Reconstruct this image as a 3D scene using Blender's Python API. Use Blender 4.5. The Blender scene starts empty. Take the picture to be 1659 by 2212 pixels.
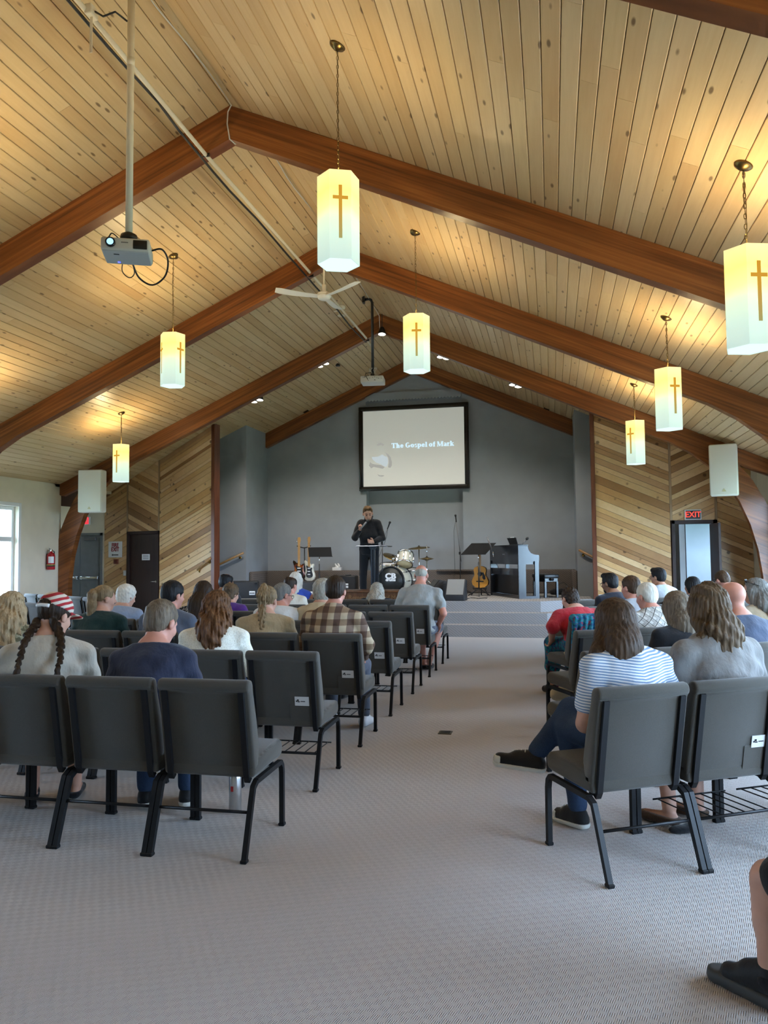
import bpy, bmesh, math, random
import numpy as np
from mathutils import Vector, Matrix, Euler

# ------------------------------------------------------------------ camera, world, light, exposure
SC = bpy.context.scene
COL = SC.collection
F_PX, YAW, PITCH, ROLL, CAM_H = 1670.0, .2138, .0555, -.0094, 1.47
_f = Vector((-math.sin(YAW)*math.cos(PITCH), math.cos(YAW)*math.cos(PITCH), math.sin(PITCH)))
_r0 = Vector((math.cos(YAW), math.sin(YAW), 0)); _u0 = _r0.cross(_f)
_r = _r0*math.cos(ROLL) + _u0*math.sin(ROLL); _u = -_r0*math.sin(ROLL) + _u0*math.cos(ROLL)
cam_d = bpy.data.cameras.new('camera'); cam_d.sensor_fit = 'VERTICAL'; cam_d.sensor_height = 36.0
cam_d.lens = F_PX/2212*36; cam_d.clip_start = .05; cam_d.clip_end = 200
cam = bpy.data.objects.new('camera', cam_d); COL.objects.link(cam)
_m = Matrix((_r, _u, -_f)).transposed().to_4x4(); _m.translation = Vector((0, 0, CAM_H)); cam.matrix_world = _m
SC.camera = cam

SC.view_settings.view_transform = 'Standard'; SC.view_settings.look = 'None'
SC.view_settings.gamma = 1.0; SC.view_settings.exposure = 0.14; SC.view_settings.use_curve_mapping = False
SC.cycles.use_denoising = True
SC.cycles.use_adaptive_sampling = True; SC.cycles.adaptive_threshold = .08; SC.cycles.adaptive_min_samples = 20
SC.cycles.max_bounces = 6; SC.cycles.diffuse_bounces = 4; SC.cycles.glossy_bounces = 2
SC.cycles.transparent_max_bounces = 12; SC.cycles.sample_clamp_indirect = 6.0
SC.cycles.caustics_reflective = False; SC.cycles.caustics_refractive = False

SKY = 33.0            # overcast daylight outside the windows
UPW, DNW = 36.0, 8.0   # bulbs in each pendant: up light, down light
STAGE_W = 125.0          # each stage spotlight
world = bpy.data.worlds.new('world'); SC.world = world; world.use_nodes = True
wn = world.node_tree; wn.nodes.clear()
_o = wn.nodes.new('ShaderNodeOutputWorld'); _b = wn.nodes.new('ShaderNodeBackground')
_b.inputs[0].default_value = (.52, .73, 1.0, 1); _b.inputs[1].default_value = SKY
wn.links.new(_b.outputs[0], _o.inputs[0])

# room numbers (metres; camera above the origin, +Y towards the stage)
XR_, ZR, M_ = -3.09, 6.02, .449
HW = 6.77; XL, XW = XR_-HW, XR_+HW
EAVE = ZR - M_*HW
BEAM_Y = [.11, 3.59, 7.07, 10.55, 14.03, 17.40]; BT = .14; BD = .351
YREAR, YSIDE, YBACK, YWOOD = -4.0, 16.2, 17.55, 15.2
STZ = .60
def ceil_z(x): return ZR - M_*abs(x-XR_)

# windows in the two long walls: (y0, y1) per bay, sill and head
WINS = [(.7, 3.2), (4.1, 6.7), (7.6, 10.2), (11.0, 13.6)]       # right wall
WINS_L = [(1.15, 3.05), (7.9, 9.6), (11.15, 12.80)]             # left wall
WZ0, WZ1 = .50, 2.45
def portal(x, y0, y1, side):
    l = bpy.data.lights.new('window_portal', 'AREA'); l.shape = 'RECTANGLE'; l.size = y1-y0; l.size_y = WZ1-WZ0
    l.cycles.is_portal = True
    o = bpy.data.objects.new('window_portal', l); COL.objects.link(o)
    o.location = (x, (y0+y1)/2, (WZ0+WZ1)/2)
    o.rotation_euler = (math.pi/2, 0, math.pi/2 if side > 0 else -math.pi/2)
for _y0, _y1 in WINS: portal(XW+.16, _y0, _y1, 1)
for _y0, _y1 in WINS_L: portal(XL-.16, _y0, _y1, -1)

# ------------------------------------------------------------------ pixel helpers: where a thing of the photograph stands
def ray(u, v):
    return _f + _r*((u-829.5)/F_PX) - _u*((v-1106)/F_PX)
def at_z(u, v, z):
    d = ray(u, v); t = (z-CAM_H)/d.z; return Vector((d.x*t, d.y*t, z))
def at_y(u, v, y):
    d = ray(u, v); t = y/d.y; return Vector((d.x*t, y, CAM_H+d.z*t))
def at_x(u, v, x):
    d = ray(u, v); t = x/d.x; return Vector((x, d.y*t, CAM_H+d.z*t))

# ------------------------------------------------------------------ materials
_mats = {}
class NT:
    def __init__(s, name):
        s.m = bpy.data.materials.new(name); s.m.use_nodes = True; s.t = s.m.node_tree; s.t.nodes.clear()
        s.out = s.t.nodes.new('ShaderNodeOutputMaterial')
    def n(s, typ, inp=None, **kw):
        nd = s.t.nodes.new('ShaderNode'+typ)
        for k, v in kw.items(): setattr(nd, k, v)
        for k, v in (inp or {}).items():
            if hasattr(v, 'is_output') or isinstance(v, bpy.types.NodeSocket): s.t.links.new(v, nd.inputs[k])
            else: nd.inputs[k].default_value = v
        return nd
    def ramp(s, fac, stops, interp='LINEAR'):
        nd = s.t.nodes.new('ShaderNodeValToRGB'); nd.color_ramp.interpolation = interp
        cr = nd.color_ramp
        while len(cr.elements) < len(stops): cr.elements.new(.5)
        for e, (p, c) in zip(cr.elements, stops): e.position = p; e.color = tuple(c)+(1,) if len(c) == 3 else c
        s.t.links.new(fac, nd.inputs[0]); return nd.outputs[0]
    def mix(s, f, a, b, mode='MIX'):
        nd = s.t.nodes.new('ShaderNodeMix'); nd.data_type = 'RGBA'; nd.blend_type = mode
        for i, v in ((0, f), (6, a), (7, b)):
            if isinstance(v, bpy.types.NodeSocket): s.t.links.new(v, nd.inputs[i])
            elif i and len(v) == 3: nd.inputs[i].default_value = tuple(v)+(1,)
            else: nd.inputs[i].default_value = v
        return nd.outputs[2]
    def math(s, op, a, b=0.0, c=0.0):
        nd = s.t.nodes.new('ShaderNodeMath'); nd.operation = op
        for i, v in enumerate((a, b, c)):
            if isinstance(v, bpy.types.NodeSocket): s.t.links.new(v, nd.inputs[i])
            else: nd.inputs[i].default_value = v
        return nd.outputs[0]
    def coords(s, kind='Object'):
        if kind == 'Position': return s.n('NewGeometry').outputs['Position']
        return s.n('TexCoord').outputs[kind]
    def map(s, vec, scale=(1,1,1), rot=(0,0,0), loc=(0,0,0)):
        nd = s.n('Mapping', {0: vec}); nd.inputs['Scale'].default_value = scale; nd.inputs['Rotation'].default_value = rot
        nd.inputs['Location'].default_value = loc; return nd.outputs[0]
    def noise(s, vec, scale, detail=3, rough=.5):
        return s.n('TexNoise', {'Vector': vec, 'Scale': scale, 'Detail': detail, 'Roughness': rough}).outputs[0]
    def bump(s, h, strength=.3, dist=.01):
        return s.n('Bump', {'Height': h, 'Strength': strength, 'Distance': dist}).outputs[0]
    def pbr(s, col, rough=.6, metal=0, normal=None, spec=None, **kw):
        nd = s.n('BsdfPrincipled')
        def put(k, v):
            if isinstance(v, bpy.types.NodeSocket): s.t.links.new(v, nd.inputs[k])
            else: nd.inputs[k].default_value = tuple(v)+(1,) if isinstance(v, (tuple, list)) and len(v) == 3 and k != 'Subsurface Radius' else v
        put('Base Color', col); put('Roughness', rough); put('Metallic', metal)
        if normal is not None: put('Normal', normal)
        if spec is not None: put('Specular IOR Level', spec)
        for k, v in kw.items(): put(k.replace('_', ' '), v)
        s.t.links.new(nd.outputs[0], s.out.inputs[0]); return s.m
def srgb(*c):
    c = [x/255 for x in c]
    return tuple(x/12.92 if x <= .04045 else ((x+.055)/1.055)**2.4 for x in c)
def plain(name, col, rough=.6, metal=0, bump=None, var=.0, vscale=8, spec=None, **kw):
    if name in _mats: return _mats[name]
    t = NT(name); v = t.coords(); c = col; nrm = None
    if var:
        nz = t.noise(v, vscale, 3)
        c = t.ramp(nz, [(.3, [x*(1-var) for x in col]), (.7, [min(1, x*(1+var)) for x in col])])
    if bump: nrm = t.bump(t.noise(v, bump[0], 3), bump[1], .01)
    _mats[name] = t.pbr(c, rough, metal, nrm, spec, **kw); return _mats[name]
def emit(name, col, strength):
    if name in _mats: return _mats[name]
    t = NT(name); e = t.n('Emission', {0: tuple(col)+(1,), 1: strength}); t.t.links.new(e.outputs[0], t.out.inputs[0])
    _mats[name] = t.m; return t.m

# ------------------------------------------------------------------ objects
def link(o): COL.objects.link(o); return o
def tag(o, label=None, cat=None, group=None, kind=None):
    if label: o['label'] = label
    if cat: o['category'] = cat
    if group: o['group'] = group
    if kind: o['kind'] = kind
    return o
def mesh(name, verts, faces, smooth=False):
    me = bpy.data.meshes.new(name); me.from_pydata([tuple(v) for v in verts], [], faces); me.update()
    if smooth: me.polygons.foreach_set('use_smooth', [True]*len(me.polygons))
    return me
def obj(name, me, mat=None, parent=None, loc=None, rot=None):
    o = bpy.data.objects.new(name, me); link(o)
    if mat is not None and me is not None and not me.materials: me.materials.append(mat)
    if parent is not None: o.parent = parent
    if loc is not None: o.location = loc
    if rot is not None: o.rotation_euler = rot
    return o
def empty(name, loc=(0,0,0), rz=0, label=None, cat=None, group=None, kind=None):
    o = bpy.data.objects.new(name, None); link(o); o.location = loc; o.rotation_euler = (0,0,rz); o.empty_display_size = .1
    return tag(o, label, cat, group, kind)
def copy_tree(o, parent=None):
    c = o.copy(); link(c); c.parent = parent
    if parent is not None: c.matrix_parent_inverse = o.matrix_parent_inverse.copy()
    for ch in o.children: copy_tree(ch, c)
    return c

class MB:
    """collects shapes into one mesh"""
    def __init__(s): s.v = []; s.f = []; s.sm = []
    def add(s, vs, fs, smooth=False):
        k = len(s.v); s.v += [tuple(v) for v in vs]; s.f += [tuple(i+k for i in f) for f in fs]; s.sm += [smooth]*len(fs); return s
    def box(s, a, b):
        (x0,y0,z0),(x1,y1,z1) = a, b
        return s.add([(x0,y0,z0),(x1,y0,z0),(x1,y1,z0),(x0,y1,z0),(x0,y0,z1),(x1,y0,z1),(x1,y1,z1),(x0,y1,z1)],
                     [(3,2,1,0),(4,5,6,7),(0,1,5,4),(1,2,6,5),(2,3,7,6),(3,0,4,7)])
    def cbox(s, c, h, R=None):
        R = R or Matrix.Identity(3); c = Vector(c)
        P = [c+R@Vector((i*h[0], j*h[1], k*h[2])) for k in (-1,1) for j in (-1,1) for i in (-1,1)]
        return s.add(P, [(0,2,3,1),(4,5,7,6),(0,1,5,4),(1,3,7,5),(3,2,6,7),(2,0,4,6)])
    def rbox(s, a, b, r=.01, n=2, R=None, c0=None):
        bm = bmesh.new(); bmesh.ops.create_cube(bm, size=1)
        a = Vector(a); b = Vector(b); c = (a+b)/2; d = b-a
        for v in bm.verts: v.co = Vector((v.co.x*d.x, v.co.y*d.y, v.co.z*d.z))
        bmesh.ops.bevel(bm, geom=bm.edges[:], offset=min(r, .49*min(abs(x) for x in d)), segments=n, profile=.5, affect='EDGES')
        R = R or Matrix.Identity(3)
        s.add([R@v.co + (Vector(c0) if c0 is not None else c) for v in bm.verts], [[v.index for v in f.verts] for f in bm.faces], n > 1); bm.free(); return s
    def prism(s, poly, y0, y1, axis='y'):
        """polygon in (x,z) extruded along y (or in (y,z) along x, or (x,y) along z)"""
        n = len(poly)
        f = {'y': lambda p, t: (p[0], t, p[1]), 'x': lambda p, t: (t, p[0], p[1]), 'z': lambda p, t: (p[0], p[1], t)}[axis]
        vs = [f(p, y0) for p in poly] + [f(p, y1) for p in poly]
        fs = [tuple(range(n)), tuple(range(2*n-1, n-1, -1))] + [(i, i+n, (i+1)%n+n, (i+1)%n) for i in range(n)]
        return s.add(vs, fs)
    def tube(s, pts, r, n=8, cap=True, square=False, closed=False):
        pts = [Vector(p) for p in pts]; rs = r if isinstance(r, (list, tuple)) else [r]*len(pts)
        rings = []; up = None
        for i, p in enumerate(pts):
            if closed: d = pts[(i+1)%len(pts)]-pts[i-1]
            else: d = pts[min(i+1, len(pts)-1)]-pts[max(i-1, 0)]
            d.normalize()
            if up is None:
                up = Vector((0,0,1)) if abs(d.z) < .9 else Vector((1,0,0))
            a = d.cross(up).normalized(); up = a.cross(d).normalized()
            ring = []
            for k in range(n):
                t = 2*math.pi*(k+.5)/n; R_ = rs[i]*(1.414 if square else 1)
                ring.append(p + a*math.cos(t)*R_ + up*math.sin(t)*R_)
            rings.append(ring)
        vs = [v for rg in rings for v in rg]; fs = []
        m = len(pts)
        for i in range(m if closed else m-1):
            j = (i+1) % m
            for k in range(n):
                fs.append((i*n+k, i*n+(k+1)%n, j*n+(k+1)%n, j*n+k))
        if cap and not closed: fs += [tuple(range(n-1, -1, -1)), tuple((m-1)*n+k for k in range(n))]
        return s.add(vs, fs, not square)
    def lathe(s, prof, n=24, c=(0,0,0), R=None, smooth=True, caps=True):
        """profile of (r,z) turned about z"""
        R = R or Matrix.Identity(3); c = Vector(c); m = len(prof)
        vs = [c + R@Vector((r*math.cos(2*math.pi*k/n), r*math.sin(2*math.pi*k/n), z)) for r, z in prof for k in range(n)]
        fs = [(i*n+k, i*n+(k+1)%n, (i+1)*n+(k+1)%n, (i+1)*n+k) for i in range(m-1) for k in range(n)]
        if caps and prof[0][0] > 1e-6: fs.append(tuple(range(n-1, -1, -1)))
        if caps and prof[-1][0] > 1e-6: fs.append(tuple((m-1)*n+k for k in range(n)))
        return s.add(vs, fs, smooth)
    def me(s, name):
        me = bpy.data.meshes.new(name); me.from_pydata(s.v, [], s.f); me.update()
        me.polygons.foreach_set('use_smooth', s.sm)
        bm = bmesh.new(); bm.from_mesh(me); bmesh.ops.recalc_face_normals(bm, faces=bm.faces[:]); bm.to_mesh(me); bm.free()
        return me
    def build(s, name, mat, parent=None, loc=None, rot=None): return obj(name, s.me(name), mat, parent, loc, rot)
def arc(c, r, a0, a1, n, plane='yz', fixed=0):
    out = []
    for i in range(n+1):
        t = a0+(a1-a0)*i/n; u, v = c[0]+r*math.cos(t), c[1]+r*math.sin(t)
        out.append({'yz': (fixed, u, v), 'xz': (u, fixed, v), 'xy': (u, v, fixed)}[plane])
    return out
def spline(pts, n=6):
    P = [Vector(p) for p in pts]; P = [P[0]*2-P[1]]+P+[P[-1]*2-P[-2]]; out = []
    for i in range(1, len(P)-2):
        for k in range(n):
            t = k/n; a, b, c, d = P[i-1], P[i], P[i+1], P[i+2]
            out.append(.5*((2*b)+(c-a)*t+(2*a-5*b+4*c-d)*t*t+(3*b-a-3*c+d)*t**3))
    return out+[P[-2]]
def text(name, body, size, mat, parent, loc, rot, extrude=.002, align='CENTER', bold=0.0, sx=1.0):
    cu = bpy.data.curves.new(name, 'FONT'); cu.body = body; cu.size = size; cu.extrude = extrude; cu.align_x = align; cu.align_y = 'CENTER'
    cu.offset = bold; cu.resolution_u = 3
    tmp = bpy.data.objects.new(name, cu); link(tmp)
    me = bpy.data.meshes.new_from_object(tmp.evaluated_get(bpy.context.evaluated_depsgraph_get()))
    bpy.data.objects.remove(tmp); bpy.data.curves.remove(cu)
    o = obj(name, me, mat, parent, loc, rot); o.scale = (sx, 1, 1); return o

# ------------------------------------------------------------------ organic shapes: smooth unions of tapered capsules and ellipsoids
class SDF:
    def __init__(s, lo, hi, h):
        s.h = h; s.lo = np.array(lo, np.float32); s.n = np.ceil((np.array(hi)-np.array(lo))/h).astype(int)+1
        s.ax = [s.lo[i]+h*np.arange(s.n[i], dtype=np.float32) for i in range(3)]
        s.v = np.full(s.n, .2, np.float32)
    def _win(s, lo, hi, pad):
        sl = []
        for i in range(3):
            a = int(np.clip(np.floor((lo[i]-pad-s.lo[i])/s.h), 0, s.n[i])); b = int(np.clip(np.ceil((hi[i]+pad-s.lo[i])/s.h)+1, 0, s.n[i]))
            sl.append(slice(a, b))
        g = np.meshgrid(*[s.ax[i][sl[i]] for i in range(3)], indexing='ij', sparse=True)
        return tuple(sl), g
    def _u(s, sl, d, k, sub):
        v = s.v[sl]
        if sub:
            d = -d; hh = np.clip(.5-.5*(v-d)/k, 0, 1) if k else (d > v).astype(np.float32)
            s.v[sl] = v*(1-hh)+d*hh + (k*hh*(1-hh) if k else 0)
        elif k:
            hh = np.clip(.5+.5*(v-d)/k, 0, 1); s.v[sl] = v*(1-hh)+d*hh - k*hh*(1-hh)
        else: s.v[sl] = np.minimum(v, d)
    def cap(s, a, b, ra, rb=None, k=.02, sub=False, sx=1.0, sy=1.0):
        rb = ra if rb is None else rb; a = np.array(a, np.float32); b = np.array(b, np.float32); R_ = max(ra, rb)
        e = np.array((R_*sx, R_*sy, R_))
        sl, (X, Y, Z) = s._win(np.minimum(a, b)-e, np.maximum(a, b)+e, k+2*s.h+.01)
        d = (b-a)/np.array((sx, sy, 1)); L = float(d@d)+1e-9
        px, py, pz = (X-a[0])/sx, (Y-a[1])/sy, Z-a[2]
        t = np.clip((px*d[0]+py*d[1]+pz*d[2])/L, 0, 1)
        dist = np.sqrt((px-t*d[0])**2+(py-t*d[1])**2+(pz-t*d[2])**2) - (ra+(rb-ra)*t)
        s._u(sl, dist*min(sx, sy, 1), k, sub); return s
    def ell(s, c, r, M=None, k=.02, sub=False):
        c = np.array(c, np.float32); r = np.array(r, np.float32); R_ = float(r.max())
        sl, (X, Y, Z) = s._win(c-R_, c+R_, k+2*s.h+.01)
        px, py, pz = X-c[0], Y-c[1], Z-c[2]
        if M is not None:
            A = np.array(M.inverted() if isinstance(M, Matrix) else M, np.float32)
            px, py, pz = A[0,0]*px+A[0,1]*py+A[0,2]*pz, A[1,0]*px+A[1,1]*py+A[1,2]*pz, A[2,0]*px+A[2,1]*py+A[2,2]*pz
        k0 = np.sqrt((px/r[0])**2+(py/r[1])**2+(pz/r[2])**2); k1 = np.sqrt((px/r[0]**2)**2+(py/r[1]**2)**2+(pz/r[2]**2)**2)
        s._u(sl, k0*(k0-1)/(k1+1e-6), k, sub); return s
    def half(s, p, n, k=.005):
        """cut away everything on the side the normal points to"""
        n = np.array(n, np.float32); n /= np.linalg.norm(n)
        X, Y, Z = np.meshgrid(*s.ax, indexing='ij', sparse=True)
        d = (X-p[0])*n[0]+(Y-p[1])*n[1]+(Z-p[2])*n[2]
        s.v = np.maximum(s.v, d); return s
    def warp(s, fn):
        X, Y, Z = np.meshgrid(*s.ax, indexing='ij', sparse=True); s.v = s.v + fn(X, Y, Z).astype(np.float32); return s
    def surf(s):
        v = s.v; v[0] = v[-1] = .1; v[:,0] = v[:,-1] = .1; v[:,:,0] = v[:,:,-1] = .1
        sg = v < 0; nx, ny, nz = v.shape
        cnt = np.zeros((nx-1, ny-1, nz-1), np.int8)
        offs = [(i,j,k) for i in (0,1) for j in (0,1) for k in (0,1)]
        for i,j,k in offs: cnt += sg[i:nx-1+i, j:ny-1+j, k:nz-1+k]
        act = np.argwhere((cnt > 0) & (cnt < 8))
        if not len(act): return np.zeros((0,3)), []
        idx = np.full(cnt.shape, -1, np.int32); idx[tuple(act.T)] = np.arange(len(act))
        pos = np.zeros((len(act), 3)); c = np.zeros(len(act))
        for a in offs:
            for ax in range(3):
                if a[ax]: continue
                b = list(a); b[ax] = 1
                va = v[act[:,0]+a[0], act[:,1]+a[1], act[:,2]+a[2]]; vb = v[act[:,0]+b[0], act[:,1]+b[1], act[:,2]+b[2]]
                mk = (va < 0) != (vb < 0); t = np.where(mk, va/np.where(mk, va-vb, 1), 0)
                p = np.tile(np.array(a, float), (len(act), 1)); p[:,ax] += t
                pos += p*mk[:,None]; c += mk
        pos = (pos/c[:,None] + act)*s.h + s.lo
        faces = []
        for ax in range(3):
            o1, o2 = [(1,2),(2,0),(0,1)][ax]
            sl0 = [slice(1,-1)]*3; sl0[ax] = slice(0,-1); sl1 = [slice(1,-1)]*3; sl1[ax] = slice(1,None)
            e = sg[tuple(sl0)] != sg[tuple(sl1)]; ii = np.argwhere(e)
            if not len(ii): continue
            base = ii + np.array([0 if q == ax else 1 for q in range(3)])
            ins = sg[tuple(base.T)]
            d1 = np.zeros(3, int); d1[o1] = 1; d2 = np.zeros(3, int); d2[o2] = 1
            q = np.stack([idx[tuple((base-d1-d2).T)], idx[tuple((base-d2).T)], idx[tuple(base.T)], idx[tuple((base-d1).T)]], 1)
            q[~ins] = q[~ins][:, ::-1]
            faces.append(q)
        return pos, np.concatenate(faces)
    def build(s, name, mat, parent=None, extra=None, loc=None, rot=None):
        p, f = s.surf(); parts = [(p, f)] + (extra or [])
        vs = np.concatenate([q[0] for q in parts]); fs = []; k = 0
        for q in parts:
            if len(q[1]): fs.append(np.asarray(q[1])+k)
            k += len(q[0])
        fs = np.concatenate(fs)
        me = bpy.data.meshes.new(name); me.vertices.add(len(vs)); me.vertices.foreach_set('co', vs.astype(np.float32).ravel())
        me.loops.add(fs.size); me.loops.foreach_set('vertex_index', fs.astype(np.int32).ravel())
        me.polygons.add(len(fs)); me.polygons.foreach_set('loop_start', np.arange(0, fs.size, 4, dtype=np.int32))
        me.polygons.foreach_set('use_smooth', np.ones(len(fs), bool)); me.update(calc_edges=True); me.validate()
        return obj(name, me, mat, parent, loc, rot)
# ================================================================== SETTING
rnd = random.Random(7)
# ---- wood materials
def plank_mat(name, tones, axis, knot=(.055, .10), groove=None, dark=(.10,.045,.012), rough=.42, gs=1.0, spec=.4):
    t = NT(name); pos = t.coords('Position'); oi = t.n('ObjectInfo').outputs['Random']
    off = t.n('CombineXYZ', {0: t.math('MULTIPLY', oi, 37.0), 1: t.math('MULTIPLY', oi, 91.0), 2: t.math('MULTIPLY', oi, 53.0)}).outputs[0]
    v = t.n('VectorMath', {0: pos, 1: off}, operation='ADD').outputs[0]
    n = len(tones); base = t.ramp(oi, [(i/n, c) for i, c in enumerate(tones)], 'CONSTANT')
    st = {'y': (14, .9, 14), 'x': (.9, 14, 14)}.get(axis, (6, 6, 6))
    g = t.noise(t.map(v, st), 2.2*gs, 5, .6)
    col = t.mix(t.math('MULTIPLY', g, .38), base, (.45,.27,.12), 'MULTIPLY')
    big = t.noise(t.map(v, {'y': (2, .35, 2)}.get(axis, (1,1,1))), 1.2, 2)
    col = t.mix(t.ramp(big, [(.45, (0,0,0)), (.75, (.35,.35,.35))]), col, (.62,.42,.20), 'MULTIPLY')
    kv = {'y': (8.5, 3.0, 8.5), 'x': (2.3, 6.5, 6.5)}.get(axis, (4.2, 4.2, 4.2))
    wob = t.n('VectorMath', {0: t.map(v, kv), 1: t.n('TexNoise', {'Vector': v, 'Scale': 30.0}).outputs[1]}, operation='MULTIPLY_ADD')
    wob.inputs[1].default_value = (1,1,1)
    d = t.n('TexVoronoi', {'Vector': t.map(v, kv), 'Scale': 1.0}).outputs['Distance']
    kf = t.ramp(d, [(knot[0]*.8, (1,1,1)), (knot[1], (0,0,0))])
    col = t.mix(t.math('MULTIPLY', kf, .8), col, dark)
    nrm = t.bump(g, .08, .004)
    _mats[name] = t.pbr(col, rough, 0, nrm, spec); return t.m
PINE = [(.66,.53,.335), (.63,.49,.295), (.68,.55,.355), (.64,.52,.33), (.60,.46,.27), (.66,.53,.34), (.64,.49,.29), (.67,.54,.33)]
PINE = [(a, b*.955, c*.86) for a, b, c in PINE]
m_plank = plank_mat('pine_ceiling', PINE, 'y', knot=(.10,.145), rough=.36, dark=(.085,.04,.012))
CEDAR = [(.62,.47,.29), (.66,.52,.34), (.57,.42,.245), (.52,.37,.20), (.34,.215,.11), (.58,.44,.27), (.45,.30,.15), (.30,.18,.085), (.55,.41,.24), (.38,.24,.12), (.60,.46,.28), (.27,.165,.08), (.50,.34,.17), (.44,.30,.17), (.56,.40,.21)]
CEDAR = [(min(.8, a*1.24), b*1.11, c*.93) for a, b, c in CEDAR]
m_cedar = plank_mat('cedar_wall', CEDAR, 'd', knot=(.12,.17), rough=.36, dark=(.07,.03,.01))
def beam_mat():
    t = NT('glulam'); pos = t.coords('Position')
    x = t.n('SeparateXYZ', {0: pos}).outputs
    ax = t.math('ABSOLUTE', t.math('SUBTRACT', x[0], XR_))
    zz = t.math('ADD', x[2], t.math('MULTIPLY', ax, M_))        # height below the ridge line: laminations follow the rafter
    cv = t.n('CombineXYZ', {0: t.math('MULTIPLY', x[0], .55), 1: t.math('MULTIPLY', x[1], 1.5), 2: t.math('MULTIPLY', zz, 26.0)}).outputs[0]
    g = t.noise(cv, 1.0, 5, .62)
    lam = t.n('TexNoise', {'Vector': t.n('CombineXYZ', {0: t.math('MULTIPLY', x[0], .12), 1: x[1], 2: t.math('SNAP', zz, .038)}).outputs[0], 'Scale': 9.0, 'Detail': 0.0}).outputs[0]
    c = t.ramp(g, [(.28, (.090,.024,.006)), (.46, (.215,.066,.015)), (.66, (.33,.115,.028)), (.8, (.40,.16,.05))])
    c = t.mix(t.ramp(lam, [(.35, (.5,.5,.5)), (.65, (0,0,0))]), c, (.45,.36,.33), 'MULTIPLY')
    _mats['glulam'] = t.pbr(c, .34, 0, t.bump(g, .1, .004), .5); return t.m
m_beam = beam_mat()
def stain_mat(name, a, b, rough=.35):
    t = NT(name); v = t.coords('Position'); g = t.noise(t.map(v, (9,9,.8)), 2.5, 4)
    _mats[name] = t.pbr(t.ramp(g, [(.3, a), (.7, b)]), rough, 0, t.bump(g, .08, .003)); return t.m
m_redtrim = stain_mat('red_brown_trim', (.10,.028,.012), (.17,.052,.022))
m_door = stain_mat('dark_brown_door', (.020,.008,.006), (.034,.014,.010), .55)
def plaster(name, col, b=.12):
    t = NT(name); v = t.coords('Position'); n1 = t.noise(v, 3, 2); n2 = t.noise(v, 90, 3)
    c = t.ramp(n1, [(.3, [x*.95 for x in col]), (.7, [x*1.04 for x in col])])
    _mats[name] = t.pbr(c, .75, 0, t.bump(n2, b, .004), .3); return t.m
m_cream = plaster('cream_plaster', (.74,.665,.52))
m_grey = plaster('blue_grey_paint', (.28,.302,.325))
m_white = plain('white_paint', (.78,.78,.76), .4)
m_side = plaster('pale_blue_plaster', (.70,.76,.80))
m_backing = plain('dark_backing', (.06,.03,.012), .8)
def sep_xyz(t, v): return t.n('SeparateXYZ', {0: v}).outputs
def carpet_mat():
    t = NT('carpet'); v = t.coords('Position')
    wx = t.n('VectorMath', {0: v, 1: t.n('TexNoise', {'Vector': v, 'Scale': 9.0, 'Detail': 1.0}).outputs[1]}, operation='MULTIPLY_ADD')
    wx.inputs[1].default_value = (1,1,1)
    # basket cells of slanted loops
    vv = t.n('VectorMath', {0: t.n('VectorMath', {0: t.n('TexNoise', {'Vector': v, 'Scale': 12.0, 'Detail': 1.0}).outputs[1]}, operation='SCALE').outputs[0], 1: v}, operation='ADD')
    vv.inputs[0].node if False else None
    sc = [l.from_node for l in t.t.links if l.to_node == vv and l.to_socket == vv.inputs[0]][0]; sc.inputs['Scale'].default_value = .026
    p = vv.outputs[0]
    hatch = t.n('TexWave', {'Vector': t.map(v, (1,1,1), (0,0,math.radians(16))), 'Scale': 46.0, 'Distortion': .5, 'Detail': 1.0, 'Detail Scale': 2.0}).outputs['Fac']
    cs = sep_xyz(t, t.map(p, (1,1,1), (0,0,math.radians(17))))
    cell = t.math('MULTIPLY', t.math('SINE', t.math('MULTIPLY', cs[0], 2*math.pi/.060)), t.math('SINE', t.math('MULTIPLY', cs[1], 2*math.pi/.052)))
    cell = t.math('ADD', t.math('MULTIPLY', cell, .9), .5)
    fine = t.noise(v, 260, 2, .7); big = t.noise(v, 1.1, 2)
    mask = t.ramp(cell, [(.30, (.10,.10,.10)), (.70, (1,1,1))])
    hm = t.mix(mask, (.52,.52,.52), hatch)
    hh = t.math('ADD', t.math('MULTIPLY', hm, .75), t.math('MULTIPLY', fine, .45))
    c = t.ramp(hh, [(.18, (.20,.172,.157)), (.55, (.395,.348,.318)), (.95, (.60,.54,.49))])
    c = t.mix(t.ramp(big, [(.35, (.10,.10,.10)), (.7, (0,0,0))]), c, (.80,.76,.72), 'MULTIPLY')
    _mats['carpet'] = t.pbr(c, .92, 0, t.bump(hh, .55, .006), .15, Sheen_Weight=.25); return t.m
m_carpet = carpet_mat()
def rib_mat(name, a, b):
    t = NT(name); v = t.coords('Position')
    w = t.n('TexWave', {'Vector': t.map(v, (1,1,1), (0, math.radians(52), 0)), 'Scale': 9.0, 'Distortion': 2.0, 'Detail': 2.0, 'Detail Scale': 3.0}).outputs['Fac']
    f = t.noise(v, 200, 2); h = t.math('ADD', t.math('MULTIPLY', w, .6), t.math('MULTIPLY', f, .4))
    _mats[name] = t.pbr(t.ramp(h, [(.25, a), (.75, b)]), .95, 0, t.bump(h, .4, .006), .1); return t.m
m_step = rib_mat('ribbed_carpet', (.295,.283,.278), (.345,.333,.33))
m_knee = rib_mat('brown_carpet', (.115,.096,.085), (.15,.127,.113))
m_chrome = plain('chrome', (.75,.76,.78), .18, 1)
m_black = plain('black_plastic', (.012,.012,.013), .4)
m_blackm = plain('black_metal', (.014,.014,.016), .35, .0, spec=.5)
m_brass = plain('antique_brass', (.18,.12,.045), .3, 1)
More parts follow.
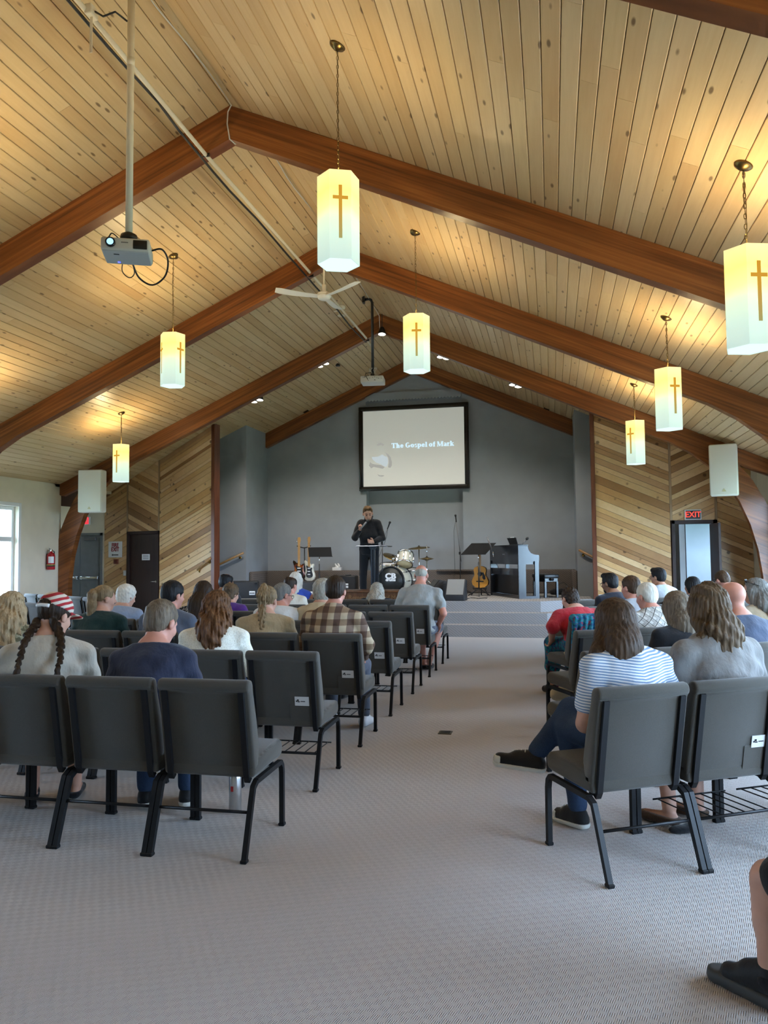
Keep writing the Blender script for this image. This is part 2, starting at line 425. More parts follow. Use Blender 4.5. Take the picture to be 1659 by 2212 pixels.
m_whiteplast = plain('white_plastic', (.75,.75,.72), .35)
def glass_mat():
    t = NT('window_glass'); tr = t.n('BsdfTransparent', {0: (.97,.985,1,1)}); gl = t.n('BsdfGlossy', {'Color': (1,1,1,1), 'Roughness': .03})
    mx = t.n('MixShader', {0: .07, 1: tr.outputs[0], 2: gl.outputs[0]}); t.t.links.new(mx.outputs[0], t.out.inputs[0]); return t.m
m_glass = glass_mat()

# ---- floor and ground outside
fl = MB().box((XL-1.9, YREAR, -.12), (XW+1.9, 18.6, 0)).build('floor', m_carpet); tag(fl, 'grey-brown woven carpet covering the hall floor', 'floor', kind='structure')
m_ground = plain('outside_ground', (.20,.24,.15), .95, var=.25, vscale=.6)
g = MB().box((-90,-80,-.40),(90,100,-.14)).build('ground', m_ground); tag(g, 'green lawn outside the windows', 'lawn', kind='structure')

# ---- side walls with window openings
def wall_x(name, x0, x1, y0, y1, z1, wins, mat, label, wz=None):
    wz0, wz1 = wz or (WZ0, WZ1)
    m = MB(); ys = [y0]
    for a, b in wins: ys += [a, b]
    ys.append(y1)
    for i in range(0, len(ys), 2): m.box((x0, ys[i], 0), (x1, ys[i+1], z1))
    for a, b in wins:
        m.box((x0, a, 0), (x1, b, wz0)); m.box((x0, a, wz1), (x1, b, z1))
    return tag(m.build(name, mat), label, 'wall', kind='structure')
wall_x('wall_left', XL-.2, XL, YREAR, 14.10, EAVE+.05, WINS_L, m_cream, 'cream plaster side wall with tall windows, left of the chairs')
wall_x('wall_right', XW, XW+.2, YREAR, 15.3, EAVE+.05, WINS, m_cream, 'cream plaster side wall with windows, right of the chairs')
wn_i = 0
def window(x, a, b, side, z0=WZ0, z1=WZ1):
    """white vinyl window set in the wall; side +1 for the right wall"""
    global wn_i; wn_i += 1
    root = empty('window_%d' % wn_i, (x, (a+b)/2, z0), 0, None, None, kind='structure')
    tag(root, None, None, kind='structure')
    y0, y1 = a-(a+b)/2, b-(a+b)/2; H = z1-z0; s = side; d0, d1 = s*.08, s*.16
    lo, hi = min(d0,d1), max(d0,d1)
    fr = MB()
    for p, q in (((lo,y0,0),(hi,y0+.07,H)), ((lo,y1-.07,0),(hi,y1,H)), ((lo,y0+.07,0),(hi,y1-.07,.07)), ((lo,y0+.07,H-.07),(hi,y1-.07,H)), ((lo,y0+.07,H*.66),(hi,y1-.07,H*.66+.09))): fr.rbox(p, q, .008, 1)
    fr.build('window_frame', m_white, root)
    mid = s*.12
    for z_a, z_b in ((.07, H*.66), (H*.66+.09, H-.07)):
        MB().box((mid-.004, y0+.07, z_a), (mid+.004, y1-.07, z_b)).build('pane', m_glass, root)
    tr = MB(); w = .07; t0, t1 = sorted((-s*.018, s*.0))
    for p, q in (((t0,y0-w,-w),(t1,y0,H+w)), ((t0,y1,-w),(t1,y1+w,H+w)), ((t0,y0,H),(t1,y1,H+w))): tr.rbox(p, q, .004, 1)
    tr.build('casing', m_white, root)
    s0, s1 = sorted((-s*.05, s*.08)); MB().rbox((s0, y0-w, -.035), (s1, y1+w, 0), .006, 1).build('window_sill', m_white, root)
for a, b in WINS: window(XW, a, b, 1)
for a, b in WINS_L: window(XL, a, b, -1)
tag(MB().prism([(XL-.2,0),(XW+.2,0),(XW+.2,EAVE),(XR_,ZR+.05),(XL-.2,EAVE)], YREAR-.2, YREAR).build('wall_rear', m_cream), 'cream plaster wall behind the camera', 'wall', kind='structure')

# ---- ceiling: two slopes of boards on a dark backing
def slope(sign):
    y0, y1 = YREAR-.2, YBACK+.2; L = HW/math.cos(math.atan(M_)); th = .05
    ca, sa = math.cos(math.atan(M_)), math.sin(math.atan(M_))
    def P(s_, off, y): # s along the slope from the ridge, off outward (up)
        return (XR_+sign*(s_*ca+off*sa), y, ZR-s_*sa+off*ca)
    b = MB(); c = [(-.10,.02),(L+.9,.02),(L+.9,.14),(-.10,.14)]
    vs = [P(s_,o,y) for y in (y0,y1) for s_,o in c]
    b.add(vs, [(0,1,2,3),(7,6,5,4)]+[(i,i+4,(i+1)%4+4,(i+1)%4) for i in range(4)])
    root = b.build('ceiling', m_backing)
    tag(root, 'knotty pine board ceiling, %s slope of the vaulted roof' % ('right' if sign > 0 else 'left'), 'ceiling', kind='structure')
    pitch = .130; nrow = int(L/pitch)+1; g = .0022; ch = .006
    lens = {}
    def pl(length):
        key = round(length, 2)
        if key not in lens:
            w = pitch-2*g
            prof = [(0,-.0+.02),(0,ch),(ch*.8,0),(w-ch*.8,0),(w,ch),(w,.02)]
            vs = [(p, y, q) for y in (0, key-.002) for p, q in prof]; n = len(prof)
            lens[key] = mesh('ceiling_board', vs, [tuple(range(n)), tuple(range(2*n-1,n-1,-1))]+[(i,i+n,(i+1)%n+n,(i+1)%n) for i in range(n)])
            lens[key].materials.append(m_plank)
        return lens[key], key
    R = Matrix(((sign*ca, 0, sign*sa), (0, 1, 0), (-sa, 0, ca))).to_4x4()
    ystart = 2.4; cnt = 0
    for r in range(nrow):
        y = ystart - rnd.uniform(0, 3.0)
        while y < YBACK:
            Lp = rnd.choice([3.2, 3.8, 4.4, 5.0, 5.6])
            if y+Lp > YBACK: Lp = YBACK-y
            if Lp < .3: break
            me, Lq = pl(Lp)
            o = bpy.data.objects.new('ceiling_board', me); link(o); o.parent = root
            T = Matrix.Translation(Vector(P(r*pitch+g, 0, y))); o.matrix_local = T @ R
            y += Lq; cnt += 1
    return cnt
NCB = (slope(-1), slope(1))
tag(MB().box((XL-1.9, 13.9, EAVE-.06), (XL-.0, 16.3, EAVE+.06)).build('ceiling', m_cream), 'flat plaster ceiling of the fire exit alcove', 'ceiling', kind='structure')

# ---- glulam arches
def arch(i, y, label, legs=True, cut=None):
    root = empty('arch_beam', (XR_, y, 0), 0, label, 'beam', 'laminated arches carrying the roof')
    inner = [(4.6,3.604),(5.1,3.385),(5.45,3.175),(5.75,2.93),(6.0,2.65),(6.2,2.33),(6.36,1.93),(6.47,1.5),(6.53,1.05),(6.55,0)]
    outer = [(5.55,ZR-M_*5.55-.004),(5.9,3.28),(6.15,3.03),(6.42,2.668),(6.59,2.35),(6.72,2.05),(6.765,1.85),(6.765,0)]
    for sg in (-1, 1):
        if cut: # rafter only
            prof = [(0,ZR-.004),(cut,ZR-M_*cut-.004),(cut,ZR-M_*cut-BD),(0,ZR-BD)]
        else: prof = [(0,ZR-.004)]+outer+inner[::-1]+[(0,ZR-BD)]
        MB().prism([(sg*u, z) for u, z in prof], 0, BT if y < 17 else .148).build('rafter', m_beam, root)
        if not cut:
            MB().prism([(sg*u, z) for u, z in [(5.6,ZR-M_*5.6-.004),(6.765,ZR-M_*6.765-.004),(6.765,2.76),(6.70,2.735),(6.30,2.90),(5.9,3.08)]], .012, BT-.012).build('rafter_tail', m_beam, root)
    return root
for i, (y, lb) in enumerate(zip(BEAM_Y, ['laminated timber arch behind the camera', 'laminated timber arch overhead, crossing the top right corner', 'nearest laminated arch with its whole ridge peak in view',
    'second laminated arch, its peak behind the front pendant lamp', 'third laminated arch, carrying the white loudspeakers', 'farthest laminated rafters, against the blue-grey stage wall'])):
    arch(i, y, lb, cut=(3.58 if i == 5 else None))

# ---- stage wall: gable, recess, side returns
XA, XB = -6.67, .49; RX0, RX1, RZ = -4.23, -1.97, 5.10
w = MB()
w.prism([(XA-.2,0),(RX0,0),(RX0,ceil_z(RX0)+.02),(XA-.2,ceil_z(XA-.2)+.02)], YBACK, YBACK+.3)
w.prism([(RX1,0),(XB+.2,0),(XB+.2,ceil_z(XB+.2)+.02),(RX1,ceil_z(RX1)+.02)], YBACK, YBACK+.3)
w.prism([(RX0,RZ),(RX1,RZ),(RX1,ceil_z(RX1)+.02),(XR_,ZR+.02),(RX0,ceil_z(RX0)+.02)], YBACK, YBACK+.3)
w.box((RX0,YBACK+.3,0),(RX1,YBACK+.36,RZ+.1))
tag(w.build('wall_stage', m_grey), 'blue-grey painted gable wall behind the stage with a tall recess', 'wall', kind='structure')
n = 30; sc = [(RX0,RZ+.16),(RX0,RZ-.01)]
for i in range(n):
    for q in range(5): sc.append((RX0+(RX1-RX0)*(i+q/5)/n, RZ-.012-.03*abs(math.sin(math.pi*q/5))))
sc += [(RX1,RZ-.01),(RX1,RZ+.16)]
tag(MB().prism(sc, YBACK-.07, YBACK-.002).build('trim_1', m_grey), 'scalloped blue-grey valance above the projection screen', 'trim', kind='structure')
for sg, X in ((-1, XA), (1, XB)):
    x0, x1 = (X-.15, X) if sg < 0 else (X, X+.15)
    far = XL-.2 if sg < 0 else XW+.2
    m = MB(); m.box((x0, YSIDE+.12, 0), (x1, YBACK, ceil_z(X)+.03))
    xs = sorted((X, far)); m.prism([(xs[0],0),(xs[1],0),(xs[1],ceil_z(xs[1])+.03),(xs[0],ceil_z(xs[0])+.03)], YSIDE, YSIDE+.12)
    if sg > 0:  # leave the way into the side room open
        m = MB(); m.box((x0, YSIDE+.12, 0), (x1, YBACK, ceil_z(X)+.03)); m.prism([(X,0),(2.32,0),(2.32,ceil_z(2.32)+.03),(X,ceil_z(X)+.03)], YSIDE, YSIDE+.12)
    tag(m.build('wall_wing_%s' % ('left' if sg < 0 else 'right'), m_grey), 'blue-grey wing wall at the %s side of the stage' % ('left' if sg < 0 else 'right'), 'wall', kind='structure')

# ---- stage, steps and carpeted knee wall
def stage_poly(o):  # outline pushed out by o
    c = .414*o
    return [(-7.02-o*1.1,15.2),(-5.95-c,14.40-o),(-.23+c,14.40-o),(.72+o*1.1,15.2),(.72+o*1.1,YSIDE-.0),(XB,YSIDE),(XB,YBACK),(XA,YBACK),(XA,YSIDE),(-7.02-o*1.1,YSIDE)]
def stage_solid(name, o, z0, z1, lab):
    p = stage_poly(o); root = MB().prism(p, z0, z1, 'z').build(name, m_step)
    return tag(root, lab, 'stage', kind='structure')
stage_solid('stage', 0, .405, STZ, 'carpeted stage platform across the front of the hall')
stage_solid('step_upper', .28, .21, .405, 'upper ribbed carpet step in front of the stage')
stage_solid('step_lower', .57, 0, .21, 'lower ribbed carpet step in front of the stage')
kz = 1.12
for nm, a, b in (('wall_knee_back', (XA, YBACK-.28, STZ), (XB, YBACK, kz)), ('wall_knee_left', (XA, YSIDE+.16, STZ), (XA+.10, YBACK-.28, kz)), ('wall_knee_right', (XB-.10, YSIDE+.16, STZ), (XB, YBACK-.28, kz))):
    tag(MB().rbox(a, b, .03, 3).build(nm, m_knee), 'brown carpeted knee wall, %s of the stage' % nm.split('_')[-1], 'wall', kind='structure')
tag(MB().rbox((-2.55,YBACK-.34,kz-.03),(-1.65,YBACK-.26,kz+.012),.006,1).build('trim_2', m_knee), 'narrow carpeted ledge on the knee wall behind the drums', 'trim', kind='structure')

# ---- diagonal board walls beside the stage
def clip(poly, n, c):
    """keep n.p <= c"""
    out = []
    for i in range(len(poly)):
        p, q = poly[i], poly[(i+1) % len(poly)]
        a, b = n[0]*p[0]+n[1]*p[1]-c, n[0]*q[0]+n[1]*q[1]-c
        if a <= 0: out.append(p)
        if a*b < 0:
            t = a/(a-b); out.append((p[0]+(q[0]-p[0])*t, p[1]+(q[1]-p[1])*t))
    return out
def boards(root, poly, up, seed, th=.02):
    """poly in wall coordinates (s to the right, z); up=+1 boards rise to the right"""
    r_ = random.Random(seed); a = math.atan(M_)*up; nrm = (-math.sin(a), math.cos(a))
    cs = [nrm[0]*p[0]+nrm[1]*p[1] for p in poly]; c = min(cs); top = max(cs)
    while c < top:
        wd = r_.choice([.088, .088, .105, .12, .14, .065]); g = .0025
        q = clip(clip(poly, nrm, c+wd-g), (-nrm[0], -nrm[1]), -(c+g))
        if len(q) >= 3:
            n_ = len(q); d = r_.choice([0, .0, .003, .005])
            cx = sum(p[0] for p in q)/n_; cz = sum(p[1] for p in q)/n_; k = .0
            vs = [(p[0], -th-d, p[1]) for p in q] + [(p[0], 0, p[1]) for p in q]
            me = mesh('wall_board', vs, [tuple(range(n_)), tuple(range(2*n_-1,n_-1,-1))]+[(i,i+n_,(i+1)%n_+n_,(i+1)%n_) for i in range(n_)])
            obj('wall_board', me, m_cedar, root)
        c += wd
def ztop(root_xy, d, s): # ceiling above the wall at s
    return ceil_z(root_xy[0]+d[0]*s)-.002
# left wall: runs from the red trim (s=0) away to the left and back; local x axis points right, so s is negative
TL = 15.1*math.pi/180
EL = (-6.97, 15.2); dl = (math.cos(TL), -math.sin(TL))
wl = empty('wall_wood_left', (EL[0], EL[1], 0), -TL, 'diagonal board wall of mixed cedar tones left of the stage', 'wall', kind='structure')
def zl(s): return ceil_z(EL[0]+dl[0]*s)+.0
S1, S2, S3 = -3.198, -2.481, -1.537
DZ = 2.05
MB().prism([(S1,0),(S2+.03,0),(S2+.03,DZ-.01),(S3-.03,DZ-.01),(S3-.03,0),(0,0),(0,zl(0)),(S1,zl(S1))], 0, .10).build('wall_backing', m_backing, wl)
boards(wl, [(S1,0),(S2-.02,0),(S2-.02,zl(S2)),(S1,zl(S1))], 1, 1)
boards(wl, [(S2+.02,DZ),(S3-.02,DZ),(S3-.02,zl(S3)),(S2+.02,zl(S2))], -1, 2)
boards(wl, [(S3+.02,0),(-.03,0),(-.03,zl(-.03)),(S3+.02,zl(S3))], 1, 3)
m_batten = stain_mat('batten_wood', (.30,.19,.10), (.40,.27,.15), .5)
for s in (S2, S3): MB().rbox((s-.022,-.034,DZ),(s+.022,0,zl(s)),.003,1).build('batten', m_batten, wl)
MB().rbox((-.045,-.06,0),(.045,.12,zl(0)-.0),.004,1).build('end_trim', m_redtrim, wl)
wr = empty('wall_wood_right', (0, YWOOD, 0), 0, 'diagonal board wall of mixed cedar tones right of the stage', 'wall', kind='structure')
def zr_(x): return ceil_z(x)
R0, R1, R2, R3 = .79, 2.17, 2.955, 3.57
RDZ = 2.06
MB().prism([(R0,0),(R1+.06,0),(R1+.06,RDZ-.05),(R2-.06,RDZ-.05),(R2-.06,0),(R3,0),(R3,zr_(R3)),(R0,zr_(R0))], 0, .10).build('wall_backing', m_backing, wr)
boards(wr, [(R0+.03,0),(R1-.02,0),(R1-.02,zr_(R1)),(R0+.03,zr_(R0))], -1, 4)
boards(wr, [(R1+.02,RDZ),(R2-.02,RDZ),(R2-.02,zr_(R2)),(R1+.02,zr_(R1))], 1, 5)
boards(wr, [(R2+.02,0),(R3,0),(R3,zr_(R3)),(R2+.02,zr_(R2))], -1, 6)
for s in (R1, R2): MB().rbox((s-.022,-.034,RDZ),(s+.022,0,zr_(s)),.003,1).build('batten', m_batten, wr)
MB().rbox((R0-.045,-.06,0),(R0+.03,.12,zr_(R0)),.004,1).build('end_trim', m_redtrim, wr)
tag(MB().box((R3,YWOOD,0),(XW+.2,YWOOD+.1,EAVE+.3)).build('wall_strip', m_cream), 'narrow cream plaster strip between the board wall and the right arch', 'wall', kind='structure')

# ---- alcove with the grey fire doors, left
EX, EY = EL[0]+dl[0]*S1, EL[1]+dl[1]*S1
al = MB(); GD0, GD1, GZ = EX-1.25, EX-.06, 2.04
al.box((EX-1.9,EY,0),(GD0,EY+.1,EAVE)); al.box((GD0,EY,GZ),(GD1,EY+.1,EAVE)); al.box((GD1,EY,0),(EX+.01,EY+.1,EAVE)); al.box((EX-1.9,13.9,0),(EX-1.8,EY,EAVE)); al.box((EX-1.9,13.9,0),(XL-.2,14.0,EAVE)); al.box((GD0,EY+.1,0),(GD1,EY+.2,GZ))  # last box: unseen blocker added behind the doors against leaking daylight
tag(al.build('wall_alcove', m_cream), 'plaster wall around the grey fire doors', 'wall', kind='structure')
m_greydoor = plain('grey_door_paint', (.155,.165,.165), .45, var=.06)
gd = empty('door_1', (0,EY,0), 0, 'grey steel double fire doors with push bars behind the left arch', 'door', kind='structure')
MB().box((GD0,-.02,0),(GD0+.06,.08,GZ)).box((GD1-.06,-.02,0),(GD1,.08,GZ)).box((GD0,-.02,GZ-.06),(GD1,.08,GZ)).build('door_frame', m_greydoor, gd)
gm = (GD0+GD1)/2+.0
for a, b in ((GD0+.065, gm-.004), (gm+.004, GD1-.065)):
    lf = MB().rbox((a,.02,.01),(b,.065,GZ-.065),.004,1).build('door_leaf', m_greydoor, gd)
    MB().rbox((a+.03,-.05,.98),(b-.03,-.015,1.03),.008,2).rbox((a+.03,-.03,.97),(a+.08,.02,1.04),.006,1).rbox((b-.08,-.03,.97),(b-.03,.02,1.04),.006,1).build('push_bar', m_chrome, lf)
    MB().rbox((a+.12,-.03,GZ-.17),(a+.42,.02,GZ-.10),.008,1).build('door_closer', plain('closer_grey', (.12,.12,.12), .4), lf)
# ---- dark closed door in the left board wall
ld = empty('door_2', (EL[0]+dl[0]*(S2+S3)/2, EL[1]+dl[1]*(S2+S3)/2, 0), -TL, 'dark brown flush door in the left board wall', 'door', kind='structure')
hwid = (S3-S2)/2
MB().rbox((-hwid,-.045,0),(-hwid+.07,.06,DZ),.004,1).rbox((hwid-.04,-.045,0),(hwid,.06,DZ),.004,1).rbox((-hwid,-.045,DZ-.07),(hwid,.06,DZ),.004,1).build('door_frame', m_door, ld)
MB().rbox((-hwid+.07,.0,.01),(hwid-.04,.04,DZ-.07),.003,1).build('door_leaf', m_door, ld)
MB().tube([(hwid-.10,-.03,.93),(hwid-.22,-.035,.93)], .010).lathe([(.026,0),(.026,.012)], 16, (hwid-.10,-.0,.93), Matrix.Rotation(math.pi/2,3,'X')).tube([(hwid-.10,0,.93),(hwid-.10,-.035,.93)], .010).build('door_handle', m_chrome, ld)
# ---- open door on the right with the bright room behind
rd = empty('door_3', (0,YWOOD,0), 0, 'dark brown door frame under the exit sign with its door standing open', 'door', kind='structure')
MB().rbox((R1-.0,-.045,0),(R1+.06,.11,RDZ),.004,1).rbox((R2-.06,-.045,0),(R2,.11,RDZ),.004,1).rbox((R1,-.045,RDZ-.07),(R2,.11,RDZ),.004,1).build('door_frame', m_door, rd)
lf = MB().rbox((-.70,0,.01),(0,.042,RDZ-.08),.003,1).build('door_leaf', m_door, rd, (R2-.085,-.05,0), (0,0,math.radians(91)))
MB().tube([(-.62,.09,1.0),(-.51,.092,1.0)], .010).tube([(-.62,.03,1.0),(-.62,.09,1.0)], .012).build('door_handle', m_chrome, lf)
# side room
SX0, SX1, SY1, SZ = 2.42, 4.7, 18.3, 2.62
sr = MB(); sr.box((SX0-.1,YWOOD+.1,0),(SX0,SY1,SZ)); sr.box((SX0-.1,SY1,0),(SX1+.1,SY1+.1,SZ)); sr.box((SX0-.1,YWOOD+.1,SZ),(SX1+.1,SY1+.1,SZ+.1))
sr.box((SX1,YWOOD,0),(SX1+.1,16.4,SZ)); sr.box((SX1,17.5,0),(SX1+.1,SY1,SZ)); sr.box((SX1,16.4,0),(SX1+.1,17.5,1.3)); sr.box((SX1,16.4,2.1),(SX1+.1,17.5,SZ)); sr.box((XW+.2,YWOOD,0),(SX1,YWOOD+.1,SZ))  # gap left in the unseen outer wall, added to let sky light this room
tag(sr.build('wall_side_room', m_side), 'pale blue-white walls of the side room seen through the open door', 'wall', kind='structure')
tag(MB().box((SX0-.005,15.42,0),(SX0+.035,16.7,2.05)).build('door_4', m_door), 'dark door on the inside wall of the side room', 'door', kind='structure')
_l = bpy.data.lights.new('window_portal', 'AREA'); _l.shape = 'RECTANGLE'; _l.size = 1.1; _l.size_y = .8; _l.cycles.is_portal = True
_po = bpy.data.objects.new('window_portal', _l); COL.objects.link(_po); _po.location = (SX1+.08, 16.95, 1.7); _po.rotation_euler = (math.pi/2, 0, math.pi/2)
# ================================================================== THINGS OVERHEAD AND ON THE WALLS
# ---- pendant lamps: hexagonal shades with crosses
def shade_mat():
    t = NT('lamp_shade'); z = t.n('SeparateXYZ', {0: t.coords('Object')}).outputs[2]
    nz = t.noise(t.coords('Object'), 5, 1)
    zz = t.math('ADD', t.math('DIVIDE', z, .66), t.math('MULTIPLY', t.math('SUBTRACT', nz, .5), .12))
    c = t.ramp(zz, [(.0, (.66,.92,.86)), (.25, (.70,.95,.80)), (.48, (.82,.98,.66)), (.60, (.98,.92,.34)), (.78, (1.0,.84,.16)), (1.0, (1.0,.90,.36))])
    s_ = t.ramp(zz, [(.0, (.55,)*3), (.3, (.68,)*3), (.5, (.74,)*3), (.75, (.9,)*3), (1.0, (.72,)*3)])
    e = t.n('Emission', {0: c, 1: t.math('MULTIPLY', s_, 1.18)})
    d = t.n('BsdfDiffuse', {0: (.5,.5,.45,1)}); ad = t.n('AddShader', {0: e.outputs[0], 1: d.outputs[0]})
    t.t.links.new(ad.outputs[0], t.out.inputs[0]); return t.m
m_shade = shade_mat(); m_shade_b = emit('lamp_shade_bottom', (.74,.95,.93), 1.1)
def cross_mat():
    t = NT('amber_cross'); z = t.n('SeparateXYZ', {0: t.coords('Object')}).outputs[2]
    c = t.ramp(t.math('DIVIDE', z, .66), [(.2, (.42,.40,.16)), (.6, (.70,.36,.045)), (1, (.75,.33,.03))])
    e = t.n('Emission', {0: c, 1: .85}); t.t.links.new(e.outputs[0], t.out.inputs[0]); return t.m
m_cross = cross_mat()
HEXR = .158
def pendant_proto():
    root = empty('pendant_lamp')
    P = [(HEXR*math.cos(math.radians(60*k+30)), HEXR*math.sin(math.radians(60*k+30))) for k in range(6)]
    for k in range(6):
        a, b = Vector(P[k]), Vector(P[(k+1) % 6]); d = (b-a).normalized(); n = Vector((d.y, -d.x)); a2, b2 = a+d*.0012, b-d*.0012
        vs = [(p.x+n.x*o, p.y+n.y*o, z) for z in (0, .66) for p, o in ((a2,0),(b2,0),(b2,-.004),(a2,-.004))]
        pn = obj('shade_panel', mesh('shade_panel', vs, [(0,1,2,3),(4,5,6,7)]+[(i,(i+1)%4,(i+1)%4+4,i+4) for i in range(4)]), m_shade, root)
        if k % 2 == 0:
            c = (a+b)/2; q = []
            def pt(u, z): return (c.x+d.x*u+n.x*.003, c.y+d.y*u+n.y*.003, z)
            w, h = .0125, .056
            out = [(-w,.15),(w,.15),(w,.44),(h,.44),(h,.465),(w,.465),(w,.545),(-w,.545),(-w,.465),(-h,.465),(-h,.44),(-w,.44)]
            vs = [pt(u,z) for u,z in out]+[(x-n.x*.0025,y-n.y*.0025,z) for x,y,z in [pt(u,z) for u,z in out]]
            nn = len(out); f = [tuple(range(nn)), tuple(range(2*nn-1,nn-1,-1))]+[(i,i+nn,(i+1)%nn+nn,(i+1)%nn) for i in range(nn)]
            obj('cross', mesh('cross', vs, f), m_cross, pn)
    MB().prism([(x*.985,y*.985) for x,y in P], .004, .010, 'z').build('bottom_panel', m_shade_b, root)
    MB().tube([(-.13,0,.64),(.13,0,.64)],.004,6).tube([(0,-.13,.64),(0,.13,.64)],.004,6).lathe([(.02,.60),(.02,.66),(.006,.68)],10).build('lamp_holder', m_brass, root)
    return root
pend0 = pendant_proto()
def chain_mesh(L):
    m = MB(); n = int(L/.034); z = 0
    for i in range(n):
        zz = .67+L*i/n; pts = []
        for q in range(8):
            t = 2*math.pi*q/8; u, v = .0085*math.cos(t), .019*math.sin(t)+.017
            pts.append((u, 0, zz+v) if i % 2 == 0 else (0, u, zz+v))
        m.tube(pts, .0022, 5, closed=True)
    m.tube([(.004,.004,.67),(.009,-.006,.67+L*.3),(-.006,.008,.67+L*.6),(.003,.003,.67+L)], .0022, 5)
    return m.me('chain')
def pendant(x, y, zb, rot, label, first=False):
    r = pend0 if first else copy_tree(pend0)
    r.location = (x, y, zb); r.rotation_euler = (0, 0, math.radians(rot)); tag(r, label, 'pendant lamp', 'hexagonal cross pendants')
    L = ceil_z(x)-zb-.66-.02
    obj('chain', chain_mesh(L), m_brass, r)
    sg = 1 if x > XR_ else -1; tilt = math.atan(M_)*sg
    c = MB().lathe([(.0,-.035),(.02,-.033),(.058,-.012),(.064,0)], 24).build('canopy', m_brass, r, (0,0,ceil_z(x)-zb-.001))
    c.rotation_euler = (Matrix.Rotation(-math.radians(rot),3,'Z') @ Matrix.Rotation(tilt,3,'Y')).to_euler()
    for nm, z, pw, col in (('bulb_up', .62, UPW, (1,.75,.40)), ('bulb_down', -.06, DNW, (.92,.97,1))):
        l = bpy.data.lights.new(nm, 'POINT' if nm == 'bulb_up' else 'SPOT'); l.energy = pw; l.color = col; l.shadow_soft_size = .06
        if nm == 'bulb_down': l.spot_size = math.radians(150); l.spot_blend = .6
        o = bpy.data.objects.new(nm, l); link(o); o.parent = r; o.location = (0,0,z)
PX = [(-1.505,5.43,3.62,-8.2,'largest hexagonal pendant lamp with an amber cross, hanging in front of the second arch peak'),
      (-1.52,8.905,3.63,99.7,'hexagonal cross pendant lamp hanging just above the top right of the screen'),
      (-4.66,8.905,3.63,40.6,'hexagonal cross pendant lamp hanging below the left roof slope, right of the left window'),
      (-7.48,12.40,2.815,89,'smallest hexagonal cross pendant on the left, beside the white loudspeaker'),
      (1.30,5.43,2.80,-13.5,'hexagonal cross pendant lamp cut off by the right edge of the view'),
      (1.28,8.885,2.815,-8.2,'hexagonal cross pendant lamp on the right, next nearer than the loudspeaker'),
      (1.28,12.35,2.825,54.1,'smallest hexagonal cross pendant on the right, against the board wall')]
for i, p in enumerate(PX): pendant(*p, first=(i == 0))
for x, y, zb, r_, w_ in ((-4.66,5.43,3.63,10,'left of the ceiling projector'),(-7.48,8.9,2.815,15,'left of the second arch'),(-7.48,5.43,2.815,5,'low beside the left wall'),(-1.5,1.95,3.63,0,'above the back of the aisle'),(-4.66,1.95,3.63,20,'above the left rear seats'),(1.3,1.95,2.815,12,'above the right rear seats'),(-7.48,1.95,2.815,40,'in the left rear corner')):
    pendant(x, y, zb, r_, 'hexagonal cross pendant lamp outside the view, '+w_)

# ---- projectors
m_prj = plain('projector_white', (.62,.62,.60), .4); m_prjg = plain('projector_grey', (.50,.52,.56), .45)
m_lens = emit('projector_lens', (.25,.6,1.0), 2.2); m_pole = plain('cream_pole', (.74,.66,.50), .45)
m_led = emit('blue_led', (.08,.10,1.0), 3.0)
pj = empty('projector', (-3.10,5.2,3.74), math.radians(24), 'white ceiling projector on a long cream pole, below the nearest arch', 'projector')
MB().rbox((-.175,-.13,0),(.175,.15,.10),.018,3).build('body', m_prj, pj)
MB().rbox((-.165,-.12,-.006),(.165,.14,.004),.004,1).build('underside', m_prjg, pj)
lz = MB().lathe([(.0,.0),(.036,.0),(.036,.02),(.028,.022)], 20, (-.105,-.128,.055), Matrix.Rotation(math.pi/2,3,'X')).build('lens_ring', m_black, pj)
MB().lathe([(.0,0),(.024,0),(.020,.008),(0,.011)], 16, (-.105,-.150,.055), Matrix.Rotation(math.pi/2,3,'X')).build('lens', m_lens, lz)
MB().rbox((.055,-.134,.018),(.155,-.126,.085),.012,2).build('vent', m_black, pj)
MB().box((-.03,-.1315,.058),(.02,-.1295,.066)).build('nameplate', plain('nameplate_grey', (.2,.2,.2), .5), pj)
MB().rbox((-.08,.085,-.010),(-.06,.105,-.005),.002,1).build('status_light', m_led, pj)
MB().rbox((-.09,-.07,-.009),(-.05,-.055,-.005),.002,1).build('latch', m_black, pj)
MB().rbox((-.055,-.06,.10),(.075,.07,.125),.01,2).lathe([(.07,.125),(.06,.17),(.034,.185)],16,(.01,0,0)).build('mount', m_black, pj)
MB().tube([(.01,0,.18),(.012,0,2.3)], .027, 14).build('pole', m_pole, pj)
MB().tube([(.012,0,1.50),(.012,0,1.56)], .030, 14).build('pole_collar', m_pole, pj)
MB().tube(spline([(.02,.15,.04),(.02,.22,.02),(.06,.27,-.06),(.16,.27,-.11),(.26,.20,-.06),(.29,.10,.03),(.25,.03,.09),(.17,.02,.07)]), .007, 8).tube(spline([(-.05,.15,.03),(-.06,.2,-.04),(-.01,.22,-.08),(.03,.2,-.05),(.02,.15,.02)]), .0045, 6).tube(spline([(-.05,-.05,.115),(-.1,-.08,.145),(-.13,-.06,.12),(-.16,-.08,.11)]),.005,6).build('cable', m_black, pj)

